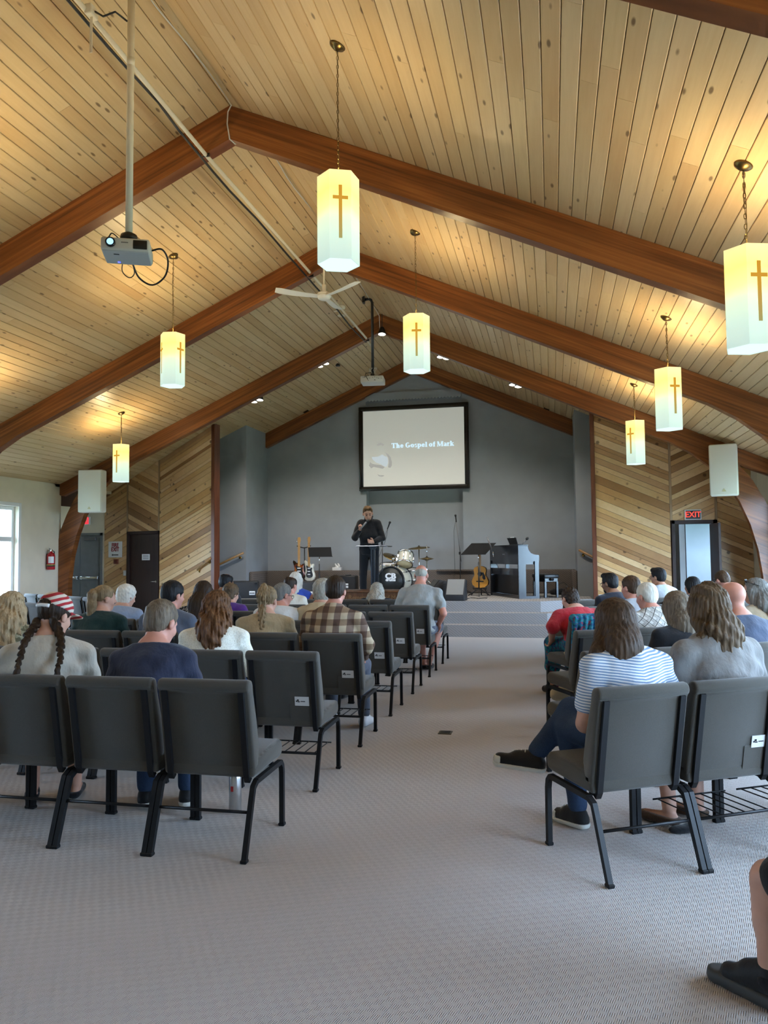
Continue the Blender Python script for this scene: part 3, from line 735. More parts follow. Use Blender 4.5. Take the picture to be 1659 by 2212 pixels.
p2 = empty('projector', (-3.0,13.0,4.45), math.radians(6), 'white projector on a bent black pole in front of the screen', 'projector')
MB().rbox((-.20,-.15,0),(.20,.17,.115),.015,2).build('body', m_prj, p2)
pan = MB(); rr = random.Random(3)
for i in range(14): x = -.16+.32*rr.random(); z = .025+.07*rr.random(); pan.box((x,-.153,z),(x+.012,-.149,z+.008))
pan.build('connector', m_black, p2)
MB().box((-.03,-.05,.115),(.03,.03,.17)).tube([(0,0,.16),(-.0,0,1.44),(-.02,0,1.49),(-.06,0,1.51),(-.13,0,1.50)], .024, 12).build('pole', m_blackm, p2)
MB().cbox((-.15,0,1.50),(.02,.05,.06)).build('ceiling_plate', m_blackm, p2)
m_wire = plain('white_wire', (.6,.58,.54), .5)
cb = MB()
for k in range(4): cb.tube([(.03*math.cos(t*.9+k)+(.05 if k%2 else -.03), -.03, .15+.045*t-.004*t*t) for t in range(8)], .005, 6)
cb.build('cable', m_wire, p2)
MB().tube([(-.06,-.10,.13),(-.10,-.16,.10),(-.07,-.165,.05)], .006, 6).tube([(-.02,-.02,.2),(-.11,-.1,.17),(-.12,-.17,.08)], .005, 6).build('cable', m_black, p2)

# ---- ceiling fan and the motor behind it
m_fan = plain('fan_white', (.86,.85,.80), .4)
def blade(m, ang, r0, r1, w0, w1, z, droop):
    R = Matrix.Rotation(ang, 3, 'Z'); tw = Matrix.Rotation(math.radians(12), 3, 'X'); top = []; bot = []
    for i in range(9):
        t = i/8; r = r0+(r1-r0)*t; wd = (w0+(w1-w0)*t)*(1 if i < 8 else .75)/2
        for sgn, L in ((1, top), (-1, bot)):
            v = tw @ Vector((0, sgn*wd, 0)); L.append(R @ Vector((r, v.y, v.z+z-droop*t*t)))
    poly = top + bot[::-1]; n = len(poly)
    m.add([p for p in poly]+[p+Vector((0,0,.006)) for p in poly], [tuple(range(n)), tuple(range(2*n-1,n-1,-1))]+[(i,i+n,(i+1)%n+n,(i+1)%n) for i in range(n)])
FY = 10.2; fp = at_y(700, 641, FY)
fan = empty('ceiling_fan', fp, 0, 'white three-bladed ceiling fan on a thin rod near the ridge', 'ceiling fan')
MB().lathe([(.0,-.045),(.06,-.045),(.085,-.03),(.095,-.005),(.10,.0),(.10,.012),(.095,.014),(.095,.022),(.10,.024),(.09,.05),(.045,.065),(.03,.075),(.03,.16),(.026,.17),(0,.17)],28).build('motor', m_fan, fan)
MB().tube([(0,0,.15),(0,0,ceil_z(fp.x)-fp.z)], .013, 10).build('rod', m_pole, fan)
MB().lathe([(.03,-.05),(.06,-.03),(.065,0)],20,(0,0,ceil_z(fp.x)-fp.z-.002)).build('canopy', m_fan, fan)
for a in (88, 208, 328): 
    m = MB(); blade(m, math.radians(a), .08, .68, .09, .15, .0, -.035); m.build('blade', m_fan, fan)
sp_ = at_y(738, 683, 12.6)
sm = empty('fan_motor', sp_, 0, 'small cream fan motor on a thin rod behind the white fan', 'ceiling fan')
MB().lathe([(0,0),(.072,0),(.072,.012),(.060,.016),(.056,.085),(.045,.095),(.02,.10),(.02,.12),(.06,.125),(.066,.16),(.055,.185),(.02,.19),(0,.19)],24).build('motor', plain('cream_metal', (.82,.76,.62), .4), sm)
MB().tube([(0,0,.18),(0,0,ceil_z(sp_.x)-sp_.z-.01)], .007, 8).build('rod', m_pole, sm)
for a in (40, 160, 280):
    m = MB(); blade(m, math.radians(a), .05, .17, .05, .03, .105, 0); m.build('blade', plain('cream_metal', (.82,.76,.62), .4), sm)

# ---- conduit with black cable hung under the arches, thin wire along the ridge
cd = empty('conduit', (-3.36,3.0,5.55), 0, 'cream pipe with a black cable running along under the arches', 'conduit')
ys = [0, 4.07, 4.2, 7.55, 7.7, 11.1, 11.6]
zz = [.10, .0, .0, .03, .03, .02, -.06]
MB().tube([(0, y, z) for y, z in zip(ys, zz)], .021, 10).build('pipe', m_pole, cd)
MB().tube([(-.050+.008*math.sin(y*2.3), y, .045-.018*abs(math.sin(y*1.7))-.055*(y>3.5)) for y in [i*.4 for i in range(29)]], .013, 6).build('cable', m_black, cd)
for y in (4.1, 7.6, 11.1): MB().rbox((-.07,y-.012,-.02),(.04,y+.012,.08),.004,1).build('clamp', m_blackm, cd)
wr_ = MB(); pts = []
for i in range(40):
    y = 3.9+(7.03-3.9)*i/39; pts.append((-3.06+.025*math.sin(y*3.1), y, ZR-.035-.01*math.sin(y*5)))
pts += [(-3.10,7.05,ZR-.08),(-3.11,7.055,ZR-.2),(-3.085,7.06,ZR-.36),(-3.06,7.14,ZR-.37),(-3.05,7.22,ZR-.33)]
pts += [(-2.98+.02*math.sin(i), 7.3+i*.3, ZR-.05-.06*(i<2)) for i in range(11)]
tag(wr_.tube(pts, .0065, 6).build('ridge_wire', m_wire), 'thin white wire stapled along the ridge and over the nearest arch', 'wire')
wp = [( -3.0,10.8,ZR-.04),(-3.02,12.2,ZR-.06),(-3.07,13.4,ZR-.05),(-3.09,13.98,ZR-.06),(-3.085,13.99,ZR-.34)]
tag(MB().tube(wp, .0065, 6).build('ridge_wire', m_wire), 'thin white wire hanging over the third arch to a spotlight', 'wire')
m_wp = MB().rbox((-.02,-.02,-.30),(.02,.02,0),.004,1)
jb = empty('junction_box', (-3.33,5.05,5.62), 0, 'small cream junction box and strap beside the projector pole', 'junction box')
MB().rbox((-.03,-.05,-.06),(.03,.05,.02),.006,1).build('box', m_pole, jb); MB().rbox((-.012,-.004,-.34),(.012,.004,-.05),.003,1).build('strap', m_pole, jb)
MB().tube([(.03,0,-.02),(.1,0,-.07),(.2,0,-.05),(.24,.1,-.06)],.008,6).build('cable', m_black, jb)

# ---- stage spotlights hung behind the third arch
m_spot = emit('spot_face', (1,.97,.9), 3.5)
def spot(u, v, y, s, label):
    p = at_y(u, v, y); r = empty('spotlight', p, 0, label, 'spotlight', 'stage spotlights')
    R = Matrix.Rotation(math.radians(-10), 3, 'X')
    MB().lathe([(.032,.14),(.05,.10),(.075,.0),(.070,-.004)], 20, (0,0,0), R, caps=False).build('housing', m_blackm, r)
    MB().lathe([(0,.0),(.071,.0),(.066,.010),(0,.010)], 20, (0,0,0), R).build('lamp_face', m_spot, r)
    zc = ceil_z(p.x)-p.z
    l = bpy.data.lights.new('spot_lamp', 'SPOT'); l.energy = STAGE_W; l.color = (1,.94,.84); l.spot_size = math.radians(95); l.spot_blend = .8; l.shadow_soft_size = .06
    lo = bpy.data.objects.new('spot_lamp', l); link(lo); lo.parent = r; lo.location = (0,.02,-.02); lo.rotation_euler = (math.radians(26), 0, 0)
    MB().tube([R@Vector((0,0,.13)), (0,.02,min(.22,zc)), (0,.02,zc)], .008, 6).build('stem', m_blackm, r)
for u, v, lb in [(690,791,'left lamp of the spotlight pair left of the bent black pole'),(703,785,'right lamp of the spotlight pair left of the bent black pole'),(548,868,'left lamp of the spotlight pair above the left wing wall'),(561,864,'right lamp of the spotlight pair above the left wing wall'),
    (952,771,'left lamp of the spotlight pair right of the lower pendant'),(965,774,'right lamp of the spotlight pair right of the lower pendant'),(1108,831,'left lamp of the spotlight pair at the far right'),(1120,835,'right lamp of the spotlight pair at the far right'),(825,722,'single spotlight below the third arch peak')]:
    spot(u, v, 14.30 if u != 825 else 13.96, 1, lb)
kp = at_y(730, 791, 15.0); tag(MB().lathe([(0,0),(.05,.0),(.05,.02),(.03,.05),(0,.06)],16,kp).build('smoke_detector', m_blackm), 'small dark disc on the left roof slope near the screen projector', 'detector')

# ---- loudspeakers on the third arch
m_spk = plain('speaker_offwhite', (.84,.83,.76), .6, bump=(220,.3))
m_logo = plain('speaker_logo', (.62,.58,.36), .35)
for nm, x, z0, rz, lb in (('l', -8.93, 2.365, 8, 'white loudspeaker hung on the left end of the third arch'), ('r', 2.81, 2.40, -14, 'white loudspeaker hung on the right end of the third arch')):
    r = empty('loudspeaker', (x,13.72,z0), math.radians(rz), lb, 'loudspeaker', 'white loudspeakers on the third arch')
    bm_ = MB(); hw_, H = (.245,.85) if nm == 'l' else (.218,.86)
    bm_.rbox((-hw_,-.06,0),(hw_,.18,H),.03,4); bm_.build('cabinet', m_spk, r)
    MB().rbox((-hw_+.012,-.072,.012),(hw_-.012,-.05,H-.012),.02,3).build('grille', m_spk, r)
    MB().prism([(-.035,.065),(.035,.065),(0,.115)],-.076,-.070).build('triangle_logo', m_logo, r)
    MB().box((-.06,.18,H*.5),(.06,.30,H*.5+.08)).build('bracket', m_blackm, r)

# ---- signs
m_red = plain('sign_red', (.30,.012,.02), .5); m_signw = plain('sign_white', (.78,.79,.80), .5)
def on_left_wall(u, v):   # point on the tilted left board wall, in its own frame
    d = ray(u, v); nx, ny = math.sin(TL), math.cos(TL)
    t = (EL[0]*nx+EL[1]*ny)/(d.x*nx+d.y*ny); p = d*t
    s = (p.x-EL[0])*dl[0]+(p.y-EL[1])*dl[1]; return s, CAM_H+d.z*t
def left_wall_thing(name, label, cat, u0, v0, u1, v1):
    s0, z1 = on_left_wall(u0, v0); s1, z0 = on_left_wall(u1, v1); c = (s0+s1)/2
    r = empty(name, (EL[0]+dl[0]*c+(-math.sin(TL))*.03, EL[1]+dl[1]*c-math.cos(TL)*.03, (z0+z1)/2), -TL, label, cat)
    return r, (s1-s0)/2, (z1-z0)/2
r, a, b = left_wall_thing('fire_exit_sign', 'white sign with red FIRE EXIT lettering and a black arrow', 'sign', 237, 1170, 266, 1204)
MB().rbox((-a,-.008,-b),(a,.004,b),.003,1).build('plate', m_signw, r)
text('lettering', 'FIRE', .125, m_red, r, (0,-.0095,b*.52), (math.pi/2,0,0), bold=.004, sx=.95); text('lettering', 'EXIT', .125, m_red, r, (0,-.0095,-b*.02), (math.pi/2,0,0), bold=.004, sx=.95)
MB().prism([(-.105,-.125),(-.07,-.148),(-.07,-.135),(.10,-.135),(.10,-.115),(-.07,-.115),(-.07,-.102)],-.011,-.008).build('arrow', m_black, r)
r, a, b = left_wall_thing('fire_alarm_pull', 'small dark red fire alarm pull below the fire exit sign', 'alarm', 249.5, 1208, 257.5, 1218)
MB().rbox((-a,-.03,-b),(a,.01,b),.006,2).build('body', plain('alarm_red', (.16,.03,.015), .4), r); MB().rbox((-a*.6,-.038,-b*.2),(a*.6,-.028,b*.2),.003,1).build('handle', plain('alarm_dark', (.08,.015,.01), .4), r)
r, a, b = left_wall_thing('light_switch', 'white light switch plate beside the dark brown door', 'switch', 268.5, 1232, 274.5, 1243.5)
MB().rbox((-a,-.008,-b),(a,.01,b),.004,2).build('plate', m_whiteplast, r); MB().rbox((-.012,-.014,-.02),(.012,-.006,.02),.003,1).build('rocker', m_whiteplast, r)
r, a, b = left_wall_thing('door_notice', 'white paper notice taped to the dark brown door', 'notice', 307, 1197, 324, 1210)
r.location += Vector((math.sin(TL), math.cos(TL), 0))*.025
MB().box((-a,-.002,-b),(a,0,b)).build('paper', m_signw, r)
for dz in (.035, .005, -.03): MB().box((-a*.7,-.0035,dz*1-.006),(a*.7,-.002,dz+.004)).build('print_line', m_black, r)
ex = at_y(1496.5, 1112, YWOOD-.03); m_exitr = emit('exit_red', (1.0,.10,.07), 1.0)
r = empty('exit_sign', ex, 0, 'black exit sign with red EXIT letters above the open door', 'exit sign')
MB().rbox((-.145,-.03,-.095),(.145,.03,.095),.006,1).build('frame', m_signw, r); MB().box((-.128,-.033,-.078),(.128,-.029,.078)).build('face', m_black, r)
text('lettering', 'EXIT', .145, m_exitr, r, (0,-.0345,0), (math.pi/2,0,0), bold=.003, sx=.92)
exl = at_y(187, 1125, EY-.05); r = empty('exit_sign', exl, 0, 'red lit exit sign half hidden by the left arch', 'exit sign')
MB().rbox((-.17,-.03,-.095),(.085,.03,.095),.006,1).build('frame', m_signw, r); MB().box((-.155,-.033,-.078),(.072,-.029,.078)).build('face', emit('exit_face_red', (1.0,.04,.06), 1.1), r)
text('lettering', 'EXIT', .13, m_signw, r, (-.055,-.0345,0), (math.pi/2,0,0), bold=.002, sx=.8)
ou = at_y(1302, 1290.5, YWOOD-.03); tag(MB().rbox((ou.x-.075,ou.y-.01,ou.z-.055),(ou.x+.075,ou.y+.01,ou.z+.055),.006,2).build('wall_plate', m_signw), 'white wall plate low on the right board wall', 'outlet')

# ---- fire extinguisher on the left wall
fx = at_x(110, 1212, XL+.09); r = empty('fire_extinguisher', (fx.x, fx.y, 1.24), 0, 'red fire extinguisher hung on the cream left wall', 'fire extinguisher')
m_exred = plain('extinguisher_red', (.42,.012,.02), .25, spec=.6)
MB().lathe([(.0,.0),(.07,.0),(.078,.012),(.078,.27),(.07,.31),(.045,.335),(.025,.345),(.025,.36),(0,.36)],24).build('cylinder', m_exred, r)
MB().lathe([(.0795,.085),(.0795,.105)],24).build('gold_band', plain('gold_band', (.55,.42,.12), .3, .6), r)
MB().lathe([(.0795,.06),(.0795,.085)],24).build('black_band', m_black, r)
lb_ = MB(); n_ = 8
vs = [(.0798*math.cos(t), .0798*math.sin(t), z) for z in (.13,.26) for t in [(-1.6+i*.2) for i in range(n_)]]
lb_.add(vs, [(i,i+1,i+1+n_,i+n_) for i in range(n_-1)]).build('instruction_label', m_signw, r)
MB().rbox((-.018,-.03,.36),(.018,.03,.40),.005,1).tube([(0,-.02,.39),(.02,-.09,.43)],.008,6).tube([(0,-.02,.375),(.02,-.09,.37)],.007,6).build('valve', m_chrome, r)
MB().tube([(0,.03,.38),(0,.10,.36),(.0,.105,.25),(0,.09,.16)],.011,8).build('hose', m_black, r)
MB().box((-.09,-.02,.1),(-.079,.02,.32)).build('bracket', m_blackm, r)

# ---- projection screen
scx, scz = -3.09, 3.945; r = empty('projection_screen', (scx, YBACK-.07, scz), 0, 'black framed projection screen reading The Gospel of Mark', 'screen')
W2, H2 = 1.285, .985
fr = MB()
for p, q in (((-W2,-.05,H2-.10),(W2,.05,H2)),((-W2,-.05,-H2),(W2,.05,-H2+.10)),((-W2,-.05,-H2+.10),(-W2+.10,.05,H2-.10)),((W2-.10,-.05,-H2+.10),(W2,.05,H2-.10))): fr.rbox(p, q, .012, 2)
fr.build('frame', plain('screen_frame_black', (.010,.009,.008), .25), r)
fr = MB(); k_ = .03
for p, q in (((-W2+.03,-.062,H2-.05),(W2-.03,-.05,H2-.03)),((-W2+.03,-.062,-H2+.03),(W2-.03,-.05,-H2+.05)),((-W2+.03,-.062,-H2+.05),(-W2+.05,-.05,H2-.05)),((W2-.05,-.062,-H2+.05),(W2-.03,-.05,H2-.05))): fr.rbox(p, q, .004, 1)
fr.build('frame_bead', plain('screen_frame_black', (.010,.009,.008), .25), r)
def screen_mat():
    t = NT('projected_slide'); v = t.coords('Object'); z = t.n('SeparateXYZ', {0: v}).outputs[2]
    c = t.ramp(t.math('ADD', t.math('MULTIPLY', z, .5), .5), [(0, (.44,.435,.385)), (1, (.335,.345,.305))])
    e = t.n('Emission', {0: c, 1: .72}); d = t.n('BsdfDiffuse', {0: (.45,.45,.43,1)}); ad = t.n('AddShader', {0: e.outputs[0], 1: d.outputs[0]})
    t.t.links.new(ad.outputs[0], t.out.inputs[0]); return t.m
MB().box((-W2+.09,-.01,-H2+.09),(W2-.09,.02,H2-.09)).build('slide', screen_mat(), r)
m_txt = emit('slide_text', (.62,.85,.98), .95); m_fig = emit('slide_figure', (.60,.68,.70), .80); m_fig2 = emit('slide_figure_dim', (.55,.55,.50), .62)
def slide_blob(pts, mat, nm='slide_figure'):
    n_ = len(pts); y = -.0145
    obj(nm, mesh(nm, [(x,y,z) for x,z in pts]+[(x,-.011,z) for x,z in pts], [tuple(range(n_))]+[(i,(i+1)%n_,(i+1)%n_+n_,i+n_) for i in range(n_)]), mat, r)
def SP(u, v): p = at_y(740+u/5.184, 780+v/5.184, YBACK-.08); return (p.x-scx, p.z-scz)
slide_blob([SP(*q) for q in [(380,940),(400,922),(425,915),(450,920),(468,940),(450,950),(430,942),(405,948)]], m_fig2)
slide_blob([SP(*q) for q in [(330,1070),(345,1075),(400,1070),(430,1055),(445,1045),(470,1065),(500,1075),(510,1110),(505,1150),(490,1185),(450,1170),(420,1150),(380,1140),(350,1115),(330,1095)]], m_fig)
slide_blob([SP(*q) for q in [(470,1020),(510,1040),(540,1080),(552,1130),(550,1170),(535,1195),(510,1190),(520,1140),(515,1085),(490,1045)]], m_fig2)
slide_blob([SP(*q) for q in [(295,1170),(310,1130),(330,1150),(380,1160),(430,1165),(470,1190),(450,1205),(400,1195),(350,1185),(320,1200)]], m_fig2)
slide_blob([SP(*q) for q in [(388,1268),(420,1280),(455,1278),(470,1284),(440,1295),(410,1290)]], m_fig2)
# serif lettering drawn from bars and bowls
def serif_text():
    S = .155; m = MB(); y0, y1 = -.0165, -.0125
    th, tn = .20*S, .085*S            # thick stems, thin strokes
    def bar(x, z, w_, h_): m.box((x, y0, z), (x+w_, y1, z+h_))
    def seg(x0, z0, x1, z1, w_):
        d = Vector((x1-x0, z1-z0)); n = Vector((-d.y, d.x)).normalized()*w_/2
        m.prism([(x0-n.x,z0-n.y),(x1-n.x,z1-n.y),(x1+n.x,z1+n.y),(x0+n.x,z0+n.y)], y0, y1)
    def bowl(cx, cz, rx, rz, a0, a1, wx=th, wz=tn, n_=14):
        P, Q = [], []
        for i in range(n_+1):
            t = math.radians(a0+(a1-a0)*i/n_); P.append((cx+rx*math.cos(t), cz+rz*math.sin(t))); Q.append((cx+(rx-wx)*math.cos(t), cz+(rz-wz)*math.sin(t)))
        for i in range(n_): m.prism([P[i],P[i+1],Q[i+1],Q[i]], y0, y1)
    C_, x_ = .72*S, .50*S; sf = .055*S
    def stem(x, z0, z1, top=True, bot=True, w_=None, one=False):
        w_ = w_ or th; bar(x, z0, w_, z1-z0)
        if bot: bar(x-sf*1.4, z0, w_+2.8*sf, sf)
        if top: bar(x-sf*1.4, z1-sf, w_+(1.4*sf if one else 2.8*sf), sf)
    x = 0
    for ch in 'The Gospel of Mark':
        if ch == ' ': x += .24*S; continue
        if ch == 'T': bar(x, C_-tn, .66*S, tn); bar(x, C_-.2*S, sf, .2*S); bar(x+.66*S-sf, C_-.2*S, sf, .2*S); stem(x+.23*S, 0, C_, top=False); x += .72*S
        elif ch == 'h': stem(x+.04*S, 0, C_, one=True); bowl(x+.27*S, x_-.2*S, .22*S, .2*S, 0, 130); stem(x+.29*S, 0, x_-.18*S, top=False); x += .60*S
        elif ch == 'e': bowl(x+.24*S, x_/2, .24*S, x_/2, -300, -20); bar(x+.1*S, x_*.5, .36*S, tn); bowl(x+.24*S, x_/2, .24*S, x_/2, 0, 60); x += .53*S
        elif ch == 'G': bowl(x+.34*S, C_/2, .34*S, C_/2+.01*S, 50, 320); stem(x+.46*S, .05*S, C_*.46, bot=False); x += .78*S
        elif ch == 'o': bowl(x+.26*S, x_/2, .26*S, x_/2+.01*S, 0, 360, n_=22); x += .57*S
        elif ch == 's':
            bowl(x+.19*S, x_*.74, .18*S, x_*.27, 20, 240, th*.75, tn); bowl(x+.20*S, x_*.27, .19*S, x_*.28, -160, 70, th*.75, tn); x += .45*S
        elif ch == 'p': stem(x+.04*S, -.22*S, x_, one=True); bowl(x+.30*S, x_/2, .25*S, x_/2, -140, 140); x += .60*S
        elif ch == 'l': stem(x+.05*S, 0, C_, one=True); x += .31*S
        elif ch == 'f': stem(x+.08*S, 0, C_-.16*S, top=False); bowl(x+.27*S, C_-.18*S, .19*S, .19*S, 40, 180, th, tn); bar(x, x_-tn, .38*S, tn); x += .40*S
        elif ch == 'M':
            stem(x+.04*S, 0, C_, w_=tn); stem(x+.64*S, 0, C_); seg(x+.11*S, C_-.01*S, x+.40*S, .04*S, th*.9); seg(x+.40*S, .04*S, x+.70*S, C_-.03*S, tn); x += .92*S
        elif ch == 'a': bowl(x+.22*S, x_*.72, .18*S, x_*.29, 20, 160, th*.7, tn); stem(x+.26*S, .02*S, x_*.75, top=False, bot=False); bar(x+.30*S, 0, .16*S, sf); bowl(x+.20*S, x_*.27, .17*S, x_*.28, 0, 360, th*.8, tn); x += .51*S
        elif ch == 'r': stem(x+.04*S, 0, x_, one=True); bowl(x+.30*S, x_-.20*S, .17*S, .2*S, 40, 170, th*.8, tn*1.2); x += .45*S
        elif ch == 'k': stem(x+.04*S, 0, C_, one=True); seg(x+.2*S, x_*.42, x+.46*S, x_-.02*S, tn*1.1); bar(x+.34*S, x_-sf, .2*S, sf); seg(x+.26*S, x_*.52, x+.50*S, .02*S, th*.9); bar(x+.38*S, 0, .22*S, sf); x += .60*S
    return m, x
m, tw_ = serif_text()
p0 = SP(548, 975); p1_ = SP(1250, 945); sx_ = (p1_[0]-p0[0])/tw_
t_ = m.build('lettering', m_txt, r, (p0[0], 0, p0[1]-.0)); t_.scale = (sx_, 1, sx_); t_.location.y = 0

# ---- handrails to the stage
m_rail = stain_mat('oak_rail', (.28,.15,.055), (.38,.22,.09), .4)
def handrail(a, b, label, mount):
    a, b = Vector(a), Vector(b); r = empty('handrail', a, 0, label, 'handrail'); d = b-a
    MB().tube([(0,0,0), d], .024, 12).build('rail', m_rail, r)
    for t in (.12, .88):
        p = d*t; MB().tube([p, p+Vector((0,0,-.05)), p+Vector(mount)+Vector((0,0,-.06))], .008, 8).lathe([(0,0),(.03,0),(.03,.008)],16,p+Vector(mount)+Vector((0,-.008,-.06)),Matrix.Rotation(-math.pi/2,3,'X')).build('bracket', plain('bright_brass', (.62,.42,.12), .22, 1), r)
handrail((-7.55,16.13,1.17), (-6.70,16.13,1.545), 'oak handrail on the blue-grey wing wall left of the stage', (0,.065,0))
handrail((.52,16.13,1.535), (1.25,16.13,1.14), 'oak handrail on the blue-grey wing wall right of the stage', (0,.065,0))
q0 = Vector((EL[0]+dl[0]*-.42, EL[1]+dl[1]*-.42-.07, 1.19)); q1 = Vector((EL[0]+dl[0]*-.06, EL[1]+dl[1]*-.06-.07, 1.44))
handrail(q0, q1, 'short oak handrail at the end of the left board wall', (0,.05,0))
# ---- floor plate in the aisle
vp = at_z(962, 1583, 0); r = empty('floor_box', vp, 0, 'small dark metal cover plate set in the aisle carpet', 'floor plate')
MB().rbox((-.055,-.06,-.005),(.055,.06,.006),.003,1).build('cover', plain('bronze_plate', (.10,.085,.06), .45, .6), r)
for k in range(5): MB().box((-.04,-.045+k*.02,.006),(.04,-.038+k*.02,.0075)).build('slot', m_black, r)
# ================================================================== CHAIRS
def fabric(name, a, b, sc=420, st=.35):
    t = NT(name); v = t.coords('Object'); oi = t.n('ObjectInfo').outputs['Random']
    w1 = t.n('TexWave', {'Vector': t.map(v, (1,1,1), (0, math.radians(45), 0)), 'Scale': sc*.28, 'Distortion': .6, 'Detail': 1.0}).outputs['Fac']
    n1 = t.noise(v, sc, 2, .6); n2 = t.noise(v, 7, 2)
    h = t.math('ADD', t.math('MULTIPLY', w1, .45), t.math('MULTIPLY', n1, .55))
    c = t.ramp(h, [(.25, a), (.75, b)])
    c = t.mix(t.ramp(n2, [(.35, (.25,)*3), (.65, (0,)*3)]), c, (.78,.77,.74), 'MULTIPLY')
    c = t.mix(t.math('MULTIPLY', oi, .22), c, (.82,.82,.80), 'MULTIPLY')
    _mats[name] = t.pbr(c, .9, 0, t.bump(h, st, .003), .2, Sheen_Weight=.3); return t.m
m_fab = fabric('chair_fabric', (.040,.036,.029), (.094,.086,.072))
m_frame = plain('chair_frame', (.008,.008,.009), .5, .0, spec=.25)
def bevel_mesh(mb, off, seg):
    me = mb.me('part'); bm = bmesh.new(); bm.from_mesh(me)
    bmesh.ops.bevel(bm, geom=bm.edges[:], offset=off, segments=seg, profile=.5, affect='EDGES')
    bm.to_mesh(me); bm.free(); me.polygons.foreach_set('use_smooth', [True]*len(me.polygons)); return me
def chair_proto():
    r = empty('stacking_chair'); m = {}
    obj('seat', bevel_mesh(MB().prism([(.125,.362),(.535,.372),(.553,.40),(.553,.445),(.52,.472),(.32,.466),(.135,.452)], -.246, .246, 'x'), .022, 3), m_fab, r)
    obj('backrest', bevel_mesh(MB().prism([(.136,.392),(.062,.795),(.046,.806),(.042,.835),(.062,.858),(.098,.856),(.118,.835),(.128,.78),(.180,.62),(.205,.50),(.19,.41)], -.246, .246, 'x'), .014, 2), m_fab, r)
    for s in (-1, 1):
        x = s*.247
        MB().tube([(x,.530,.012),(x,.530,.285),(x,.522,.325),(x,.498,.350)], .0125, 4, square=True).rbox((x-.017,.513,0),(x+.017,.547,.018),.004,1).build('leg', m_frame, r)
        MB().tube([(x,.150,.345),(x,.112,.325),(x,.096,.285),(x,0,.012)], .0125, 4, square=True).rbox((x-.017,-.019,0),(x+.017,.017,.018),.004,1).build('leg', m_frame, r)
        MB().tube([(x,.498,.350),(x,.150,.345)], .0125, 4, square=True).build('side_rail', m_frame, r)
        xx = s*.206; MB().tube([(xx,.150,.345),(xx,.135,.37),(xx,.058,.80)], .0145, 4, square=True).build('back_tube', m_frame, r)
    MB().tube([(-.247,.072,.215),(.247,.072,.215)], .008, 6).build('crossbar', m_frame, r)
    rk = MB(); 
    for k in range(7): x = -.2+.4*k/6; rk.tube([(x,.085,.205),(x,.43,.200)], .0035, 5)
    rk.tube([(-.225,.43,.200),(.225,.43,.200)],.005,5).tube([(-.247,.09,.205),(.247,.09,.205)],.005,5)
    rk.build('book_rack', m_frame, r)
    return r
chair0 = chair_proto(); chair_used = [False]
m_card = plain('card_white', (.62,.62,.61), .5)
def place_chair(x, y, rz, label, group):
    c = copy_tree(chair0) if chair_used[0] else chair0
    chair_used[0] = True
    c.location = (x, y, 0); c.rotation_euler = (0, 0, rz); return tag(c, label, 'chair', group)
def card(ch, lx=.125, lz=.535):
    t = (lz-.392)/(.795-.392); y = .136+(.062-.136)*t
    R = Euler((math.atan2(.074, .403), 0, 0)); 
    ob = MB().box((-.065,-.004,-.15),(.095,-.001,-.02)).build('card_pocket', m_fab, ch, (lx-.02,y-.0005,lz-.0), R)
    cd_ = MB().box((-.048,-.007,-.030),(.048,-.004,.030)).build('pew_card', m_card, ch, (lx,y-.001,lz), R)
    mk = MB()
    for a, b in (((-.040,-.0085,-.004),(-.030,-.007,.004)),((-.032,-.0085,.002),(-.020,-.007,.012)),((-.028,-.0085,-.006),(-.014,-.007,.0)),((-.008,-.0085,-.003),(.022,-.007,.002))): mk.box(a, b)
    mk.build('card_print', m_black, cd_)
ORD = ['first','second','third','fourth','fifth','sixth','seventh','eighth']
ROWN = ['back row','second row','third row','fourth row','fifth row','sixth row','front row']
CY = lambda i: 3.563+1.1435*i
CX = lambda k: -1.722-.525*k
center = {}
for i in range(7):
    for k in range(6):
        c = place_chair(CX(k), CY(i), 0, 'grey fabric chair in the %s of the middle block, %s seat from the aisle' % (ROWN[i], ORD[k]), 'middle block of grey chairs')
        center[i, k] = c
for i in (1, 2, 3, 5): card(center[i, 0])
card(center[4, 0], .10, .545); card(center[6, 0], .13, .53); card(center[1,3], .1, .53); card(center[2,1], .12, .53)
# right block: rows turned 29.5 degrees towards the middle
RT = math.radians(29.5); ra = Vector((math.cos(RT), math.sin(RT), 0)); rf = Vector((-math.sin(RT), math.cos(RT), 0))
def r_origin(j, k): return Vector((-.046-.008*j, 4.076+1.345*j, 0)) + ra*(.247+.525*k) - rf*.53
RN = ['back row','second row','third row','fourth row','fifth row','front row']
right = {}
for j in range(6):
    for k in range([4,5,5,6,6,6][j]):
        p = r_origin(j, k)
        if p.x > 3.1 or (p+rf*.5).y > 13.1: continue
        right[j, k] = place_chair(p.x, p.y, RT, 'grey fabric chair in the %s of the right block, %s seat from the aisle' % (RN[j], ORD[k]), 'right block of grey chairs')
for k in range(6):
    for ch in list(center[0,k].children):
        if ch.name.startswith('book_rack'): bpy.data.objects.remove(ch)
for ch in list(right[0,0].children):
    if ch.name.startswith('book_rack'): bpy.data.objects.remove(ch)
card(right[0,1], .16, .54)
LM = 2*XR_
for j in (2, 3, 4, 5):
    for k in range(6):
        p = r_origin(j, k); x = LM-p.x
        if x < -9.4: continue
        place_chair(x, p.y, -RT, 'grey fabric chair near the left window, %s of the left block, %s seat in' % (RN[j], ORD[k]), 'left block of grey chairs')
